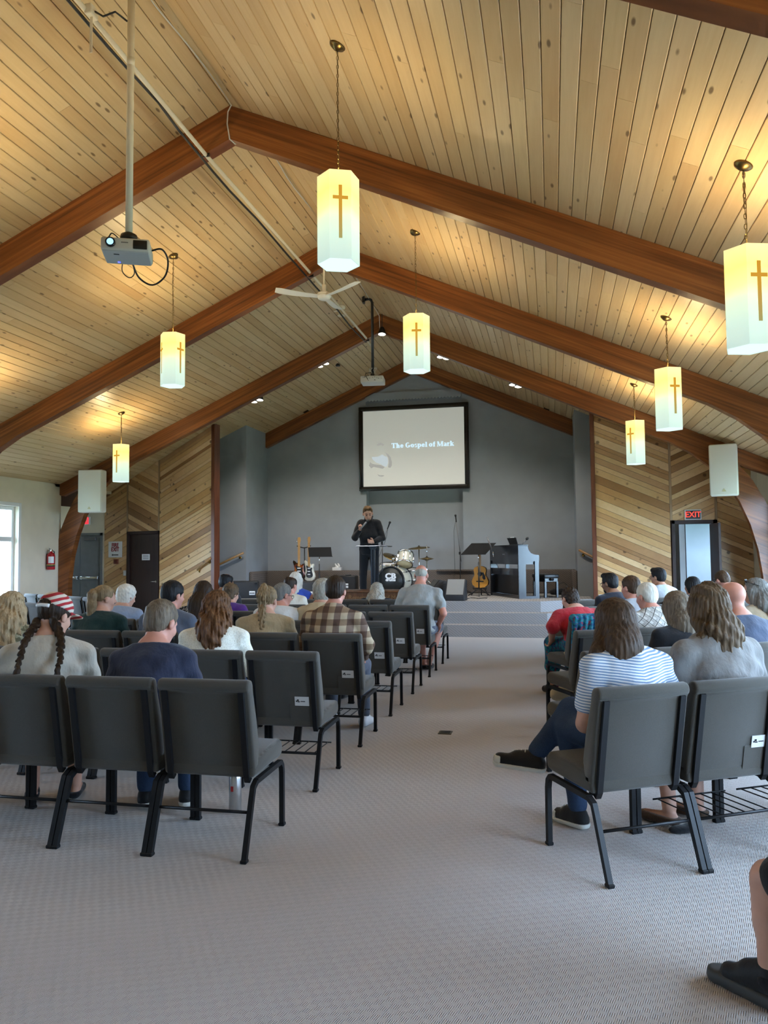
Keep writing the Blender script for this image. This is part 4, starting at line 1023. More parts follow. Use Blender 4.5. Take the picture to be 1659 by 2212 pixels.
# ---- small things on the floor
bp = at_z(508, 1752, 0); r = empty('water_bottle', bp, 0, 'brushed steel water bottle on the carpet under the back row', 'bottle')
MB().lathe([(0,0),(.034,0),(.036,.006),(.036,.19),(.028,.215),(.022,.222)],24).build('body', plain('brushed_steel', (.62,.62,.62), .28, 1), r)
MB().lathe([(.024,.218),(.025,.222),(.025,.255),(.02,.262),(0,.262)],20).build('cap', m_blackm, r)
MB().box((-.012,-.0375,.12),(.004,-.034,.15)).build('red_label', plain('label_red', (.5,.03,.03), .4), r)
# ================================================================== PEOPLE
V = Vector
def skin_mat(name, c):
    t = NT(name); v = t.coords('Object'); n1 = t.noise(v, 9, 3); n2 = t.noise(v, 160, 2)
    col = t.ramp(n1, [(.3, [c[0]*.88, c[1]*.80, c[2]*.78]), (.7, [min(1,c[0]*1.08), c[1]*1.02, c[2]])])
    _mats[name] = t.pbr(col, .5, 0, t.bump(n2, .08, .002), .35, Subsurface_Weight=0.0); return t.m
SK = {'fair': skin_mat('skin_fair', (.56,.33,.24)), 'tan': skin_mat('skin_tan', (.50,.27,.17)), 'pink': skin_mat('skin_pink', (.56,.28,.21)), 'brown': skin_mat('skin_brown', (.23,.115,.065))}
def hair_mat(name, a, b, rough=.55):
    t = NT(name); v = t.coords('Object'); w = t.n('VectorMath', {0: t.map(v, (60,60,5)), 1: t.n('TexNoise', {'Vector': v, 'Scale': 7.0}).outputs[1]}, operation='ADD').outputs[0]
    n1 = t.noise(w, 1.6, 4, .65); n2 = t.noise(t.map(v, (16,16,2)), 1.2, 2)
    f = t.math('ADD', t.math('MULTIPLY', n1, .65), t.math('MULTIPLY', n2, .35))
    _mats[name] = t.pbr(t.ramp(f, [(.32, a), (.68, b)]), rough, 0, t.bump(n1, .6, .008), .22); return t.m
def cloth(name, col, b=.25, sc=300, var=.10, rough=.88):
    if name in _mats: return _mats[name]
    t = NT(name); v = t.coords('Object'); n1 = t.noise(v, sc, 2); n2 = t.noise(v, 6, 3)
    c = t.ramp(n2, [(.3, [x*(1-var) for x in col]), (.7, [min(1,x*(1+var)) for x in col])])
    h = t.math('ADD', t.math('MULTIPLY', n1, .05), t.math('MULTIPLY', t.noise(t.map(v, (1,1,.55), (0,.5,0)), 20, 4), 1.0))
    _mats[name] = t.pbr(c, rough, 0, t.bump(h, min(1, b*2.0), .02), .2, Sheen_Weight=.2); return t.m
def pattern(name, fn, b=.2, rough=.88):
    if name in _mats: return _mats[name]
    t = NT(name); v = t.coords('Object'); c = fn(t, v); h = t.noise(v, 22, 3)
    _mats[name] = t.pbr(c, rough, 0, t.bump(h, b, .02), .2); return t.m
def band(t, x, period, duty):   # 1 inside the stripe
    return t.math('LESS_THAN', t.math('FRACT', t.math('DIVIDE', x, period)), duty)
def sep(t, v): return t.n('SeparateXYZ', {0: v}).outputs
def f_stripes(t, v):
    s = sep(t, v); z = t.math('ADD', s[2], t.math('MULTIPLY', t.math('ABSOLUTE', s[0]), -.10)); z = t.math('ADD', z, t.math('MULTIPLY', t.noise(v, 6, 2), .02))
    return t.mix(band(t, z, .0135, .48), (.74,.75,.76), (.20,.29,.44))
def f_plaid(t, v):
    s = sep(t, v); a = band(t, t.math('ADD', s[0], 5.0), .105, .5); b_ = band(t, s[2], .10, .5)
    c = t.mix(a, (.47,.38,.26), (.19,.135,.105)); return t.mix(t.math('MULTIPLY', b_, .72), c, (.30,.20,.15), 'MULTIPLY')
def f_plaid2(t, v):
    s = sep(t, v); u = t.math('ADD', s[0], s[2]); w = t.math('SUBTRACT', s[0], s[2])
    a = t.math('MAXIMUM', band(t, t.math('ADD', u, 5.0), .07, .10), band(t, t.math('ADD', w, 5.0), .07, .10))
    b_ = t.math('MAXIMUM', band(t, t.math('ADD', u, 5.03), .07, .35), band(t, t.math('ADD', w, 5.03), .07, .35))
    c = t.mix(b_, (.68,.67,.62), (.46,.44,.40)); return t.mix(a, c, (.10,.09,.08))
def f_polka(t, v):
    d = t.n('TexVoronoi', {'Vector': v, 'Scale': 62.0}).outputs['Distance']; return t.ramp(d, [(.30, (.68,.66,.62)), (.36, (.012,.012,.014))])
def f_camo(t, v):
    return t.ramp(t.noise(v, 26, 3, .6), [(.38, (.13,.12,.07)), (.5, (.28,.26,.17)), (.62, (.40,.37,.26))], 'CONSTANT')
def f_lace(t, v):
    d = t.n('TexVoronoi', {'Vector': v, 'Scale': 60.0}).outputs['Distance']; return t.ramp(d, [(.2, (.66,.62,.50)), (.5, (.80,.77,.66)), (.75, (.70,.67,.57))])
def f_floral(t, v):
    n = t.noise(v, 24, 2); m_ = t.noise(t.map(v, (1,1,1), (0,0,0), (3,1,2)), 34, 2)
    c = t.ramp(n, [(.35, (.010,.03,.10)), (.47, (.012,.10,.16)), (.56, (.02,.20,.20)), (.66, (.03,.10,.32))]); return t.mix(t.ramp(m_, [(.60, (0,)*3), (.66, (1,)*3)]), c, (.24,.03,.05))
def f_blackfloral(t, v):
    n = t.noise(v, 55, 2); return t.ramp(n, [(.60, (.012,.012,.014)), (.66, (.5,.46,.42))])
def f_denim(t, v):
    n = t.noise(v, 420, 2); n2 = t.noise(v, 8, 2); c = t.ramp(n, [(.3, (.022,.040,.085)), (.7, (.050,.085,.155))]); return t.mix(t.ramp(n2, [(.35, (.4,)*3), (.7, (0,)*3)]), c, (.6,.65,.75), 'MULTIPLY')
m_denim = pattern('dark_denim', f_denim); m_jean2 = cloth('slate_trousers', (.075,.085,.115)); m_blackcl = cloth('black_cloth', (.010,.010,.012), .2)
m_shoe_b = cloth('black_shoe', (.010,.010,.011), .1, rough=.6); m_sole = plain('white_rubber', (.66,.65,.60), .55); m_shoe_w = plain('white_sneaker', (.60,.62,.66), .5, bump=(60,.2)); m_sandal = cloth('dark_sandal', (.014,.014,.018), .2)
m_khaki = cloth('khaki_trousers', (.18,.14,.09)); m_eye = plain('eye_white', (.7,.7,.68), .2); m_iris = plain('eye_dark', (.02,.015,.01), .2); m_lip = plain('lip', (.40,.16,.13), .45)

def hand_mesh(wr, fwd, thumb, h=.006, curl=.5, s=1.0):
    """palm with four fingers and a thumb; fwd from the wrist to the knuckles, thumb towards the thumb side"""
    wr, fwd, tb = V(wr), V(fwd).normalized(), V(thumb); tb = (tb-fwd*tb.dot(fwd)).normalized(); nm = fwd.cross(tb)  # palm normal (curl direction sign)
    S = SDF(wr-V((.2,.2,.2))*s, wr+V((.2,.2,.2))*s, h)
    Pt = lambda a, b, c: wr + tb*(a*s) + fwd*(b*s) + nm*(c*s)
    M3 = Matrix((tb, fwd, nm)).transposed()
    S.cap(Pt(0,-.03,0), Pt(0,.02,0), .026*s, .026*s, .01); S.ell(Pt(0,.055,0), (.041*s,.05*s,.017*s), M3, .012)
    for x, L, c in ((.030,.066,.9), (.010,.076,1.0), (-.010,.071,1.05), (-.029,.055,1.1)):
        a = Pt(x,.092,0); t1 = curl*c; b = Pt(x*1.08, .092+L*.5*math.cos(t1), -L*.5*math.sin(t1)); t2 = t1+curl*1.1*c
        d = Pt(x*1.1, .092+L*.5*math.cos(t1)+L*.32*math.cos(t2), -L*.5*math.sin(t1)-L*.32*math.sin(t2)); t3 = t2+curl*.7
        e = Pt(x*1.1, .092+L*.5*math.cos(t1)+L*.32*math.cos(t2)+L*.25*math.cos(t3), -L*.5*math.sin(t1)-L*.32*math.sin(t2)-L*.25*math.sin(t3))
        S.cap(a, b, .0095*s, .009*s, .004); S.cap(b, d, .009*s, .008*s, .003); S.cap(d, e, .008*s, .007*s, .003)
    a, b, c = Pt(.028,.025,-.004), Pt(.058,.052,-.014-.01*curl), Pt(.066-.02*curl,.085,-.024-.02*curl)
    S.cap(a, b, .014*s, .011*s, .008); S.cap(b, c, .0105*s, .0085*s, .004)
    return S.surf()

def head_prims(S, G, R, hs, jaw=1.0):
    S.ell(G(0,-.012,.032), V((.075,.094,.086))*hs, R, .02); S.ell(G(0,.025,-.022), V((.061,.072,.092))*hs, R, .03)
    S.ell(G(0,.048,-.078), V((.040*jaw,.040,.034))*hs, R, .03); S.cap(G(0,.092,.012), G(0,.116,-.024), .009*hs, .014*hs, .012)
    S.ell(G(0,.082,.022), V((.045,.02,.012))*hs, R, .015)
    for s in (-1, 1):
        S.ell(G(s*.078,-.006,-.012), V((.011,.021,.031))*hs, R, .006); S.ell(G(s*.028,.094,-.002), V((.013,.012,.009))*hs, R, .006, sub=True)
        S.ell(G(s*.044,.062,-.03), V((.018,.022,.022))*hs, R, .02)
    S.ell(G(0,.098,-.052), V((.02,.010,.007))*hs, R, .008)

def braid(S, pts, r, n, side=.6):
    """plait: fat beads alternating left and right along a path"""
    P = [V(p) for p in pts]; L = [0]
    for a, b in zip(P, P[1:]): L.append(L[-1]+(b-a).length)
    def at(t):
        d = t*L[-1]
        for i in range(len(P)-1):
            if d <= L[i+1] or i == len(P)-2:
                u = (d-L[i])/(L[i+1]-L[i]+1e-9); return P[i].lerp(P[i+1], u), (P[i+1]-P[i]).normalized()
    for i in range(n):
        t = i/(n-1); p, d = at(t); sd = d.cross(V((0,1,0))); sd = sd.normalized() if sd.length > .1 else V((1,0,0))
        s = 1 if i % 2 else -1; rr = r*(1-.45*t) if isinstance(r, float) else r[0]+(r[1]-r[0])*t
        q = p+sd*(s*rr*side*.8); S.cap(q-d*rr*.8-sd*s*rr*.4, q+d*rr*.9+sd*s*rr*.2, rr*.85, rr*.7, .003)

def hair(style, mat, S_lo, S_hi, G, R, hs, hc, ys, zb, root, h, opt):
    S = SDF(S_lo, S_hi, h); ex = []; F = lambda x, y, z: V(G(x, y, z))
    fr = R @ V((0, .92, -.38)); nm = 'hair'
    base = opt.get('vol', 1.0)
    amp, N = opt.get('amp', .003), opt.get('N', 26)
    if style in ('short', 'balding', 'crop'):
        b = (.082 if style != 'crop' else .078)*base; S.ell(F(0,-.014,.036), V((b,b*1.24,b*1.11))*hs, R, .01); S.ell(F(0,-.05,-.02), V((.066*base,.05*base,.06))*hs, R, .03)
        S.half(F(0,.060,.052), fr); S.half(F(0,-.03,-.068-opt.get('nape',0)), R @ V((0,.35,-1)))
        for s in (-1, 1): S.ell(F(s*.084,.01,-.025), V((.022,.036,.042))*hs, R, .005, sub=True)
        if opt.get('quiff'): S.ell(F(0,.05,.105), V((.06,.045,.03))*hs, R, .02)
        if style == 'balding': S.ell(F(0,-.004,.135), V((.062,.085,.052))*hs, R, .004, sub=True)
    elif style == 'fringe':   # ring of close hair round a bald crown
        S.ell(F(0,-.012,.030), V((.0775,.097,.087))*hs, R, .01); S.half(F(0,.0,.028), R @ V((0,.25,1))); S.half(F(0,.035,0), R @ V((0,1,0))); S.half(F(0,-.03,-.05), R @ V((0,.35,-1)))
        for s in (-1, 1): S.ell(F(s*.084,.01,-.02), V((.022,.03,.036))*hs, R, .004, sub=True)
    elif style in ('curly', 'bob'):
        b = .098*base; S.ell(F(0,-.018,.03), V((b,b*1.12,b*1.05))*hs, R, .02); S.ell(F(0,-.045,-.045), V((.082*base,.055,.07))*hs, R, .04)
        if style == 'bob': S.cap(F(0,-.03,0), F(0,-.045,-.11), .08*hs*base, .075*hs*base, .03, sx=1.1, sy=.85)
        S.half(F(0,.052,.03), fr)
    else:
        b = opt.get('b', .086)*base; S.ell(F(0,-.014,.036), V((b,b*1.22,b*1.08))*hs, R, .01); S.half(F(0,.058,.045), fr)
        if style in ('long', 'wavy'):
            ze = opt['end']; yb = ys-opt.get('back', .16); wd = opt.get('wd', 1.25); ox = opt.get('ox', 0)
            a, c, e = F(0,-.035,.0), V((ox*.4, (F(0,-.06,0).y+yb)/2-.01, zb+.05)), V((ox, yb, ze))
            S.cap(a, c, .084*hs*base, .078*base, .03, sx=1.08, sy=.85); S.cap(c, e, .076*base, .05*base, .04, sx=wd, sy=.55)
            for s in (-1, 1):
                f1 = F(s*.062,.02,.0); f2 = V((s*.085*wd/1.2+ox, ys+opt.get('sf', -.02), zb+.02)); f3 = V((s*.09*wd/1.2+ox, ys-.06, max(ze, zb-.10)))
                S.cap(f1, f2, .038*hs, .036, .03); S.cap(f2, f3, .034, .022, .03)
            if opt.get('tails'):
                for x, y, z0, z1, r in opt['tails']: S.cap((x, y, z0), (x+r*.6, y-.01, (z0+z1)/2), .026, .020, .02); S.cap((x+r*.6, y-.01, (z0+z1)/2), (x+r*1.5, y-.015, z1), .020, .006, .01)
        if style == 'ponytail':
            p0 = F(.0,-.115,.05); S.ell(p0, (.024,.024,.024), None, .012); pts = [p0, p0+V((.004,-.035,-.03)), p0+V((.012,-.048,-.11)), p0+V((-.002,-.03,-.21)), p0+V((-.016,-.03,-.31)), p0+V((.006,-.03,-.40))]
            for i, (p, q) in enumerate(zip(pts, pts[1:])): r = [.026,.038,.042,.038,.030,.012]; S.cap(p, q, r[i], r[i+1], .015)
            S.half(F(0,-.0,-.07), R @ V((0,.5,-1)))if False else None
            MB().lathe([(.022,-.010),(.027,-.004),(.027,.006),(.022,.012)], 14, p0+V((0,-.012,-.006)), Matrix.Rotation(.9,3,'X')).build('hair_tie', m_black, root)
        if style == 'braids':
            for s in (-1, 1):
                bx = -.118 if s < 0 else .092
                braid(S, [F(s*.055,-.055,-.045), V((bx*.85, ys-.085, zb+.055)), V((bx, -.118, zb-.06)), V((bx*.95, -.185, opt['end']+.07))], .022, 19)
                e = V((bx*.95, -.185, opt['end']+.07)); S.cap(e, e+V((-.004,-.004,-.05)), .015, .020, .008); S.cap(e+V((-.004,-.004,-.05)), e+V((s*.004,0,-.09)), .020, .006, .008)
        if style == 'french':
            braid(S, [F(0,-.085,.09), F(0,-.118,.03), F(0,-.105,-.05), V((-.012, ys-.12, zb)), V((-.004, ys-.15, (zb+opt['end'])/2)), V((.004, ys-.15, opt['end']))], [.034,.012], 21, .7)
    hx, hy = hc.x, hc.y-.02*hs
    if style == 'curly' or opt.get('curl'):
        S.warp(lambda X, Y, Z: .0065*np.sin(95*X+2.0*np.sin(60*Z))*np.sin(90*Y+1.7)*np.sin(85*Z+3*X*30) + .003*np.sin(170*X)*np.sin(160*Z+40*Y))
    elif amp:
        S.warp(lambda X, Y, Z: amp*np.sin(N*np.arctan2(X-hx, hy+.001-Y)+3.0*np.sin(9*Z+4*X)) + amp*.5*np.sin(N*2.3*np.arctan2(X-hx, hy-Y)+14*Z))
    S.warp(lambda X, Y, Z: .0016*np.sin(140*X+50*Z+3*np.sin(70*Y))*np.sin(150*Y-40*Z) + .001*np.sin(260*X+90*Y))
    if opt.get('wave'): S.warp(lambda X, Y, Z: .005*np.sin(42*Z+25*X+2)*np.sin(46*X+9*Z) + .003*np.sin(80*Z+60*X))
    return S.build(nm, mat, root)

def person(name, label, loc, rz, H, skin='fair', top=None, sleeve='short', bottom=None, bkind='pants', shoes=None, sole=False, hairs=None, w=1.0, sh=.185, lean=.06, hp=12, hy=0, hr=0, h=.013, arms=None, legs=None, fold=.0045, belly=0, hands=True, collar=0, seat=.46, hx=0, bare_foot=False, hs0=1.0, group=None):
    """seated figure: one skin surface, with clothes and hair as parts. Local axes: x right, y facing, z up"""
    root = empty(name, (loc[0], loc[1], 0), rz, label, 'person', group)
    k = (H-seat)/.84
    for _ in range(4):
        Z = lambda z: seat+(z-.46)*k; ys = .03+lean
        hs = max(.94, min(1.08, k**.3))*hs0*1.04; a = math.radians(hp)
        nb = V((hx*.5, ys+.012, Z(1.045))); ht = nb+V((hx*.5, .020+.055*math.sin(a), .085*k))
        R = Matrix.Rotation(math.radians(hy),3,'Z') @ Matrix.Rotation(-a,3,'X') @ Matrix.Rotation(math.radians(hr),3,'Y')
        hc = ht+R @ V((0,.018,.070))*hs
        topz = hc.z+(R @ V((0,-.012,.032))).z*hs+.088*hs; k *= (H-seat)/(topz-seat)
    G = lambda x, y, z: hc+R @ V((x*hs, y*hs, z*hs))
    zb = Z(1.02)
    SHL = {s: V((s*sh, ys, Z(.962))) for s in (-1, 1)}
    arms = arms or {}; A = {}
    for s in (-1, 1):
        e, wv = arms.get(s, ((s*(sh+.055), ys+.01, Z(.72)), (s*.10, .27, .63))); A[s] = (V(e), V(wv))
    L = {}
    for s in (-1, 1):
        L[s] = [V(p) for p in (legs or {}).get(s, ((s*.09,.03,.555), (s*.115,.44,.525), (s*.12,.43,.10), (s*.135,.575,.035)))]
    def torso(S, i):
        S.ell((0,-.005,.565), (.168*w+i,.135+i,.115+i), None, .03)
        S.cap((0,.0,.60), (0,ys*.55,Z(.86)), .118+i+belly*.5, .120+i, .05, sx=1.28*w, sy=1+belly*2)
        S.cap((0,ys*.6,Z(.84)), (0,ys,Z(.955)), .118+i, .100+i, .05, sx=1.42*w)
        S.cap((-sh+.03,ys,Z(.972)), (sh-.03,ys,Z(.972)), .054+i, .054+i, .05); S.cap((0,ys-.010,Z(.985)), (0,ys+.006,Z(1.08)), .092+i, .050+i*.5, .05, sx=1.5)
    def arm(S, s, i, f):
        e, wv = A[s]; p = SHL[s]
        if f <= 1: S.cap(p, p.lerp(e, f), .056+i, .050+i*1.3, .03)
        else: S.cap(p, e, .056+i, .044+i, .03); S.cap(e, e.lerp(wv, f-1), .044+i, .030+i*1.1, .015)
    xm = max(.34, sh+.16, *[abs(p.x)+.09 for s in (-1,1) for p in (A[s][0], A[s][1])]); ym = max(.68, *[p.y+.1 for s in (-1,1) for p in L[s]])
    xl = max(xm, *[abs(p.x)+.12 for s in (-1,1) for p in L[s]])
    # body
    S = SDF((-xl,-.30,-.02), (xl,ym,H+.06), h)
    torso(S, 0); S.cap(nb-V((0,0,.02)), ht+V((0,.005,.02)), .055*hs, .050*hs, .02); head_prims(S, G, R, hs)
    for s in (-1, 1):
        arm(S, s, 0, 2.0); hp_, kn, an, to = L[s]; S.cap(hp_, kn, .080, .056, .03); S.cap(kn, an, .054, .038, .02); S.cap(kn.lerp(an,.12), kn.lerp(an,.5), .052, .049, .03)
        S.cap(an-V((0,.02,.055)), to, .034, .026, .02)
    ex = []
    if hands:
        for s in (-1, 1):
            e, wv = A[s]; d = (wv-e).normalized(); ex.append(hand_mesh(wv, d+V((0,.2,-.25)), (-s*1.0,.25,.35), .0065 if h < .013 else .008, .55))
    body = S.build('body', SK[skin] if isinstance(skin, str) else skin, root, ex)
    # top
    S = SDF((-xm,-.32,.40), (xm,.55,Z(1.16)), h); i = .012
    torso(S, i)
    fr = {'short': .62, 'long': 1.93, 'mid': 1.25, 'none': 0, 'elbow': .95}[sleeve]
    if fr:
        for s in (-1, 1): arm(S, s, i, fr)
    if sleeve == 'none':
        for s in (-1, 1): S.ell(SHL[s]+V((s*.02,0,0)), (.062,.09,.10), None, .02, sub=True)
    if fold: S.warp(lambda X, Y, Z_: fold*np.sin(34*X+23*Z_+3*np.sin(11*Z_))*np.sin(29*Z_-17*X+1.3) + fold*.6*np.sin(58*Z_+31*X*np.sign(X)))
    S.half((0, ys, Z(1.075+collar)), (0, .30, 1)); S.ell(nb+V((0,.03,.05)), (.062,.075,.07), None, .01, sub=True) if not collar else None
    S.build('shirt', top, root)
    # lower clothes
    zlo = {'pants': .07, 'shorts': .35, 'skirt': .25}[bkind]
    S = SDF((-xl,-.28,0), (xl,ym,.74), max(h, .013)); S.ell((0,-.005,.565), (.172*w+.012,.142,.125), None, .03)
    for s in (-1, 1):
        hp_, kn, an, to = L[s]
        if bkind == 'shorts': S.cap(hp_, hp_.lerp(kn,.86), .094, .080, .04)
        else:
            S.cap(hp_, kn, .092, .068, .04 if bkind == 'pants' else .10); S.cap(kn, an.lerp(kn,.06 if bkind == 'pants' else .45), .066, .052 if bkind == 'pants' else .085, .02 if bkind == 'pants' else .08)
    S.warp(lambda X, Y, Z_: .002*np.sin(45*Z_+30*Y)*np.sin(40*X))
    S.build({'pants': 'trousers', 'shorts': 'shorts', 'skirt': 'skirt'}[bkind], bottom or m_denim, root)
    # shoes
    for s in (-1, 1):
        an, to = L[s][2], L[s][3]; hl = an-V((0,.035,.05)); S = SDF(V((min(hl.x,to.x,an.x),min(hl.y,to.y),min(hl.z,to.z)))-V((.08,.1,.08)), V((max(hl.x,to.x,an.x),max(hl.y,to.y),max(hl.z,to.z,an.z)))+V((.08,.1,.08)), .008)
        S.cap(hl, to, .040, .036, .01); S.cap(an-V((0,.0,.02)), an.lerp(to,.5)-V((0,0,.0)), .042, .034, .03)
        fz = min(hl.z, to.z)-.034
        if L[s][2].z < .13: S.half((0,0,.002), (0,0,-1))
        if bare_foot: S.half(an-V((0,0,.045)), (0,0,1))
        sh_ = S.build('shoe', shoes or m_shoe_b, root)
        if sole:
            d = (to-hl).normalized(); up = (V((0,0,1))-d*d.z).normalized(); sd = d.cross(up); mid = (hl+to)/2
            lo_, hi_ = [V([f(a, b)+e for a, b, e in zip(hl, to, (q_,)*3)]) for f, q_ in ((min, -.09), (max, .09))]
            S = SDF(lo_, hi_, .006); S.cap(hl-up*.012, to-up*.010, .043, .041, .005); S.half(mid-up*.014, up); S.half(mid-up*.040, -up); S.build('sole', m_sole, sh_)
            S = SDF(lo_, hi_, .006); S.cap(to-d*.012, to, .0385, .0385, .005); S.half(to-d*.004, -d); S.half(to+up*.022, up); S.build('toe_cap', m_sole, sh_)
            lc = MB(); t0 = an.lerp(to, .30)+up*.030
            for k_ in range(4): p_ = t0+d*(.022*k_)-up*(.0065*k_); lc.tube([p_-sd*.024-up*.010, p_+up*.006, p_+sd*.024-up*.010], .0032, 5)
            lc.build('laces', m_sole, sh_)
    if hairs:
        st, hm, opt = hairs; lo = V((-.24,-.34,Z(1.0)-.30)); lo.z = min(lo.z, opt.get('end', 9)-.06)
        hair(st, hm, lo, V((.24, hc.y+.16, H+.06)), G, R, hs, hc, ys, zb, root, opt.get('h', max(.007, h*.75)), opt)
    root_info = dict(G=G, R=R, hs=hs, hc=hc, ys=ys, Z=Z, root=root, zb=zb, A=A)
    return root_info
def glasses(I, mat=None):
    G = I['G']; m = MB()
    for s in (-1, 1):
        m.tube([G(s*(.031+.022*math.cos(t)), .104, .0+.017*math.sin(t)) for t in [i*math.pi/6 for i in range(12)]], .0022, 5, closed=True); m.tube([G(s*.052,.102,.004), G(s*.080,.05,.006), G(s*.083,-.02,-.002)], .0022, 5)
    m.tube([G(-.01,.106,.004), G(.01,.106,.004)], .002, 5); return m.build('glasses', mat or m_black, I['root'])

def cpos(px, row, dy=.34): return at_y(px, 1250, CY(row)+dy).x
def ctop(px, top, row, dy=.34): return at_y(px, top, CY(row)+dy).z
def C(label, px, ty, row, **kw):
    x = cpos(px, row); return person('person', label, (x, CY(row)+.30), kw.pop('rz', 0), ctop(px, ty, row), **kw)
H_brown = hair_mat('hair_dark_brown', (.012,.006,.003), (.045,.024,.012)); H_black = hair_mat('hair_black', (.004,.004,.005), (.016,.014,.014))
H_auburn = hair_mat('hair_auburn', (.045,.016,.006), (.20,.092,.036)); H_blond = hair_mat('hair_blond', (.24,.155,.075), (.52,.40,.24)); H_ash = hair_mat('hair_ash_blond', (.10,.062,.028), (.32,.22,.115))
H_grey = hair_mat('hair_grey', (.10,.095,.085), (.26,.245,.22)); H_white = hair_mat('hair_white', (.50,.46,.38), (.78,.74,.66)); H_gbrown = hair_mat('hair_grey_brown', (.055,.038,.024), (.22,.17,.12)); H_mid = hair_mat('hair_mid_brown', (.022,.011,.006), (.085,.046,.022)); H_silver = hair_mat('hair_silver', (.20,.185,.15), (.50,.47,.40)); H_lbrown = hair_mat('hair_light_brown', (.05,.03,.016), (.17,.11,.06))
# ---- middle block
I = C('person in a red and white striped cap with two dark braids, pale grey top', 110, 1287, 0, top=cloth('pale_grey_jersey', (.50,.47,.40)), sleeve='long', bottom=m_blackcl, bkind='shorts', shoes=m_sandal, bare_foot=True, hairs=('braids', H_brown, {'end': .80, 'h': .006, 'amp': .002}), w=1.02, sh=.19, hp=20, hy=-34, h=.009, fold=.005, rz=math.radians(28))
G, R, hs = I['G'], I['R'], I['hs']
def f_cap(t, v):
    s = sep(t, v); z = t.math('ADD', t.math('ADD', s[2], t.math('MULTIPLY', s[0], -.22)), t.math('MULTIPLY', t.noise(v, 7, 2), .02)); return t.mix(band(t, t.math('ADD', z, .004), .034, .5), (.62,.55,.46), (.36,.03,.035))
S = SDF(I['hc']-V((.16,.22,.12)), I['hc']+V((.16,.26,.18)), .006); S.ell(G(0,-.008,.045), V((.091,.110,.092))*hs, R, .005); S.half(G(0,0,.028), R @ V((0,-.12,-1))); S.ell(G(0,-.115,.036), V((.042,.05,.036))*hs, R, .004, sub=True)
S.ell(G(0,.125,.034), V((.075,.075,.010))*hs, R, .004)
S.build('cap', pattern('striped_cap', f_cap), I['root'])
MB().tube([G(.088*math.sin(t), -.008-.112*math.cos(t), .030) for t in [(-.5+i*.125) for i in range(9)]], .011, 6).build('cap_strap', m_signw, I['root'])
C('person with short grey-brown hair and a navy T-shirt, head bowed', 331, 1300, 0, skin='pink', top=cloth('navy_tee', (.022,.026,.050)), sleeve='elbow', bottom=m_denim, shoes=m_shoe_b, sole=True, hairs=('short', H_gbrown, {'nape': .01, 'amp': .0012, 'N': 60}), w=1.0, sh=.172, hp=24, hy=-24, belly=.05, h=.009, hs0=1.05, rz=math.radians(15))
C('person with long pale blond hair and a camouflage top at the left edge', 20, 1283, 1, top=pattern('camo_cloth', f_camo), sleeve='long', hairs=('wavy', H_blond, {'end': .83, 'wd': 1.35, 'wave': 1, 'vol': 1.08, 'amp': .004}), hp=10, h=.011, rz=math.radians(24), hy=-14)
C('person with long wavy auburn hair over a white lace blouse', 463, 1280, 1, top=pattern('white_lace', f_lace, .5), sleeve='mid', hairs=('wavy', H_auburn, {'end': .90, 'wd': 1.3, 'wave': 1, 'vol': 1.06, 'amp': .004, 'tails': [(-.035,-.05,.98,.74,.02),(.0,-.055,.95,.70,.045),(.06,-.05,.98,.80,-.02)], 'h': .007}), w=.97, sh=.18, hp=14, h=.010, rz=math.radians(14), hy=-10)
C('person with a blond plait down the back of a tan jumper', 573, 1268, 2, top=cloth('tan_jumper', (.37,.285,.165), .4), sleeve='long', hairs=('french', H_ash, {'end': .79, 'amp': .0025, 'N': 40, 'h': .006}), w=1.0, sh=.185, hp=8, hy=-16, h=.011, rz=math.radians(12))
C('person with short dark hair in a brown and cream checked flannel shirt', 716, 1246, 2, skin='pink', top=pattern('brown_plaid', f_plaid), sleeve='long', bottom=m_jean2, shoes=m_shoe_w, hairs=('short', H_brown, {'nape': .02, 'amp': .002, 'vol': 1.03}), w=1.1, sh=.205, hp=12, h=.010, collar=.02, arms={1: ((.30,.05,.73), (.20,.27,.60))}, legs={1: ((.09,.03,.555), (.17,.43,.525), (.19,.36,.10), (.21,.50,.035))})
C('person with a light brown ponytail and a dark green top, face turned right', 214, 1265, 2, top=cloth('dark_green_jersey', (.010,.030,.026)), hairs=('ponytail', H_ash, {'b': .081, 'amp': .0018, 'N': 46}), rz=math.radians(14), hp=8, hy=-48, w=.95, sh=.175, h=.012)
C('person with dark hair and a slate-blue shirt beside the dark brown door', 357, 1257, 2, skin='pink', top=cloth('slate_shirt', (.085,.10,.135)), hairs=('short', H_black, {'nape': .03, 'vol': 1.06, 'amp': .002}), hp=10, hy=-24, h=.012, w=1.05, sh=.195)
C('person with long brown hair in a black and white spotted dress', 430, 1256, 3, top=pattern('polka_dress', f_polka), sleeve='elbow', hairs=('long', H_brown, {'end': .86, 'wd': 1.2}), hp=6, h=.013)
C('person with short white curls and a pale blue shirt', 256, 1265, 3, top=cloth('pale_blue_shirt', (.26,.33,.45)), sleeve='long', hairs=('curly', H_white, {}), hp=20, hy=-20, h=.013)
I = C('person with grey hair and glasses in a white T-shirt, behind the blond plait', 598, 1261, 3, skin='pink', top=cloth('white_tee', (.66,.66,.63)), hairs=('short', H_grey, {'nape': .01}), hp=12, hy=-38, h=.013, w=1.08, sh=.20); glasses(I)
C('person with cream-white curls and a cream top, half hidden by the checked shirt', 690, 1252, 3, top=cloth('cream_top', (.55,.46,.30)), hairs=('curly', H_silver, {'vol': 1.02}), hp=8, h=.013)
C('person with short blond-grey hair and a purple top', 487, 1262, 4, top=cloth('purple_top', (.07,.02,.16)), hairs=('curly', H_lbrown, {'vol': .98}), hp=16, hy=-25, h=.014)
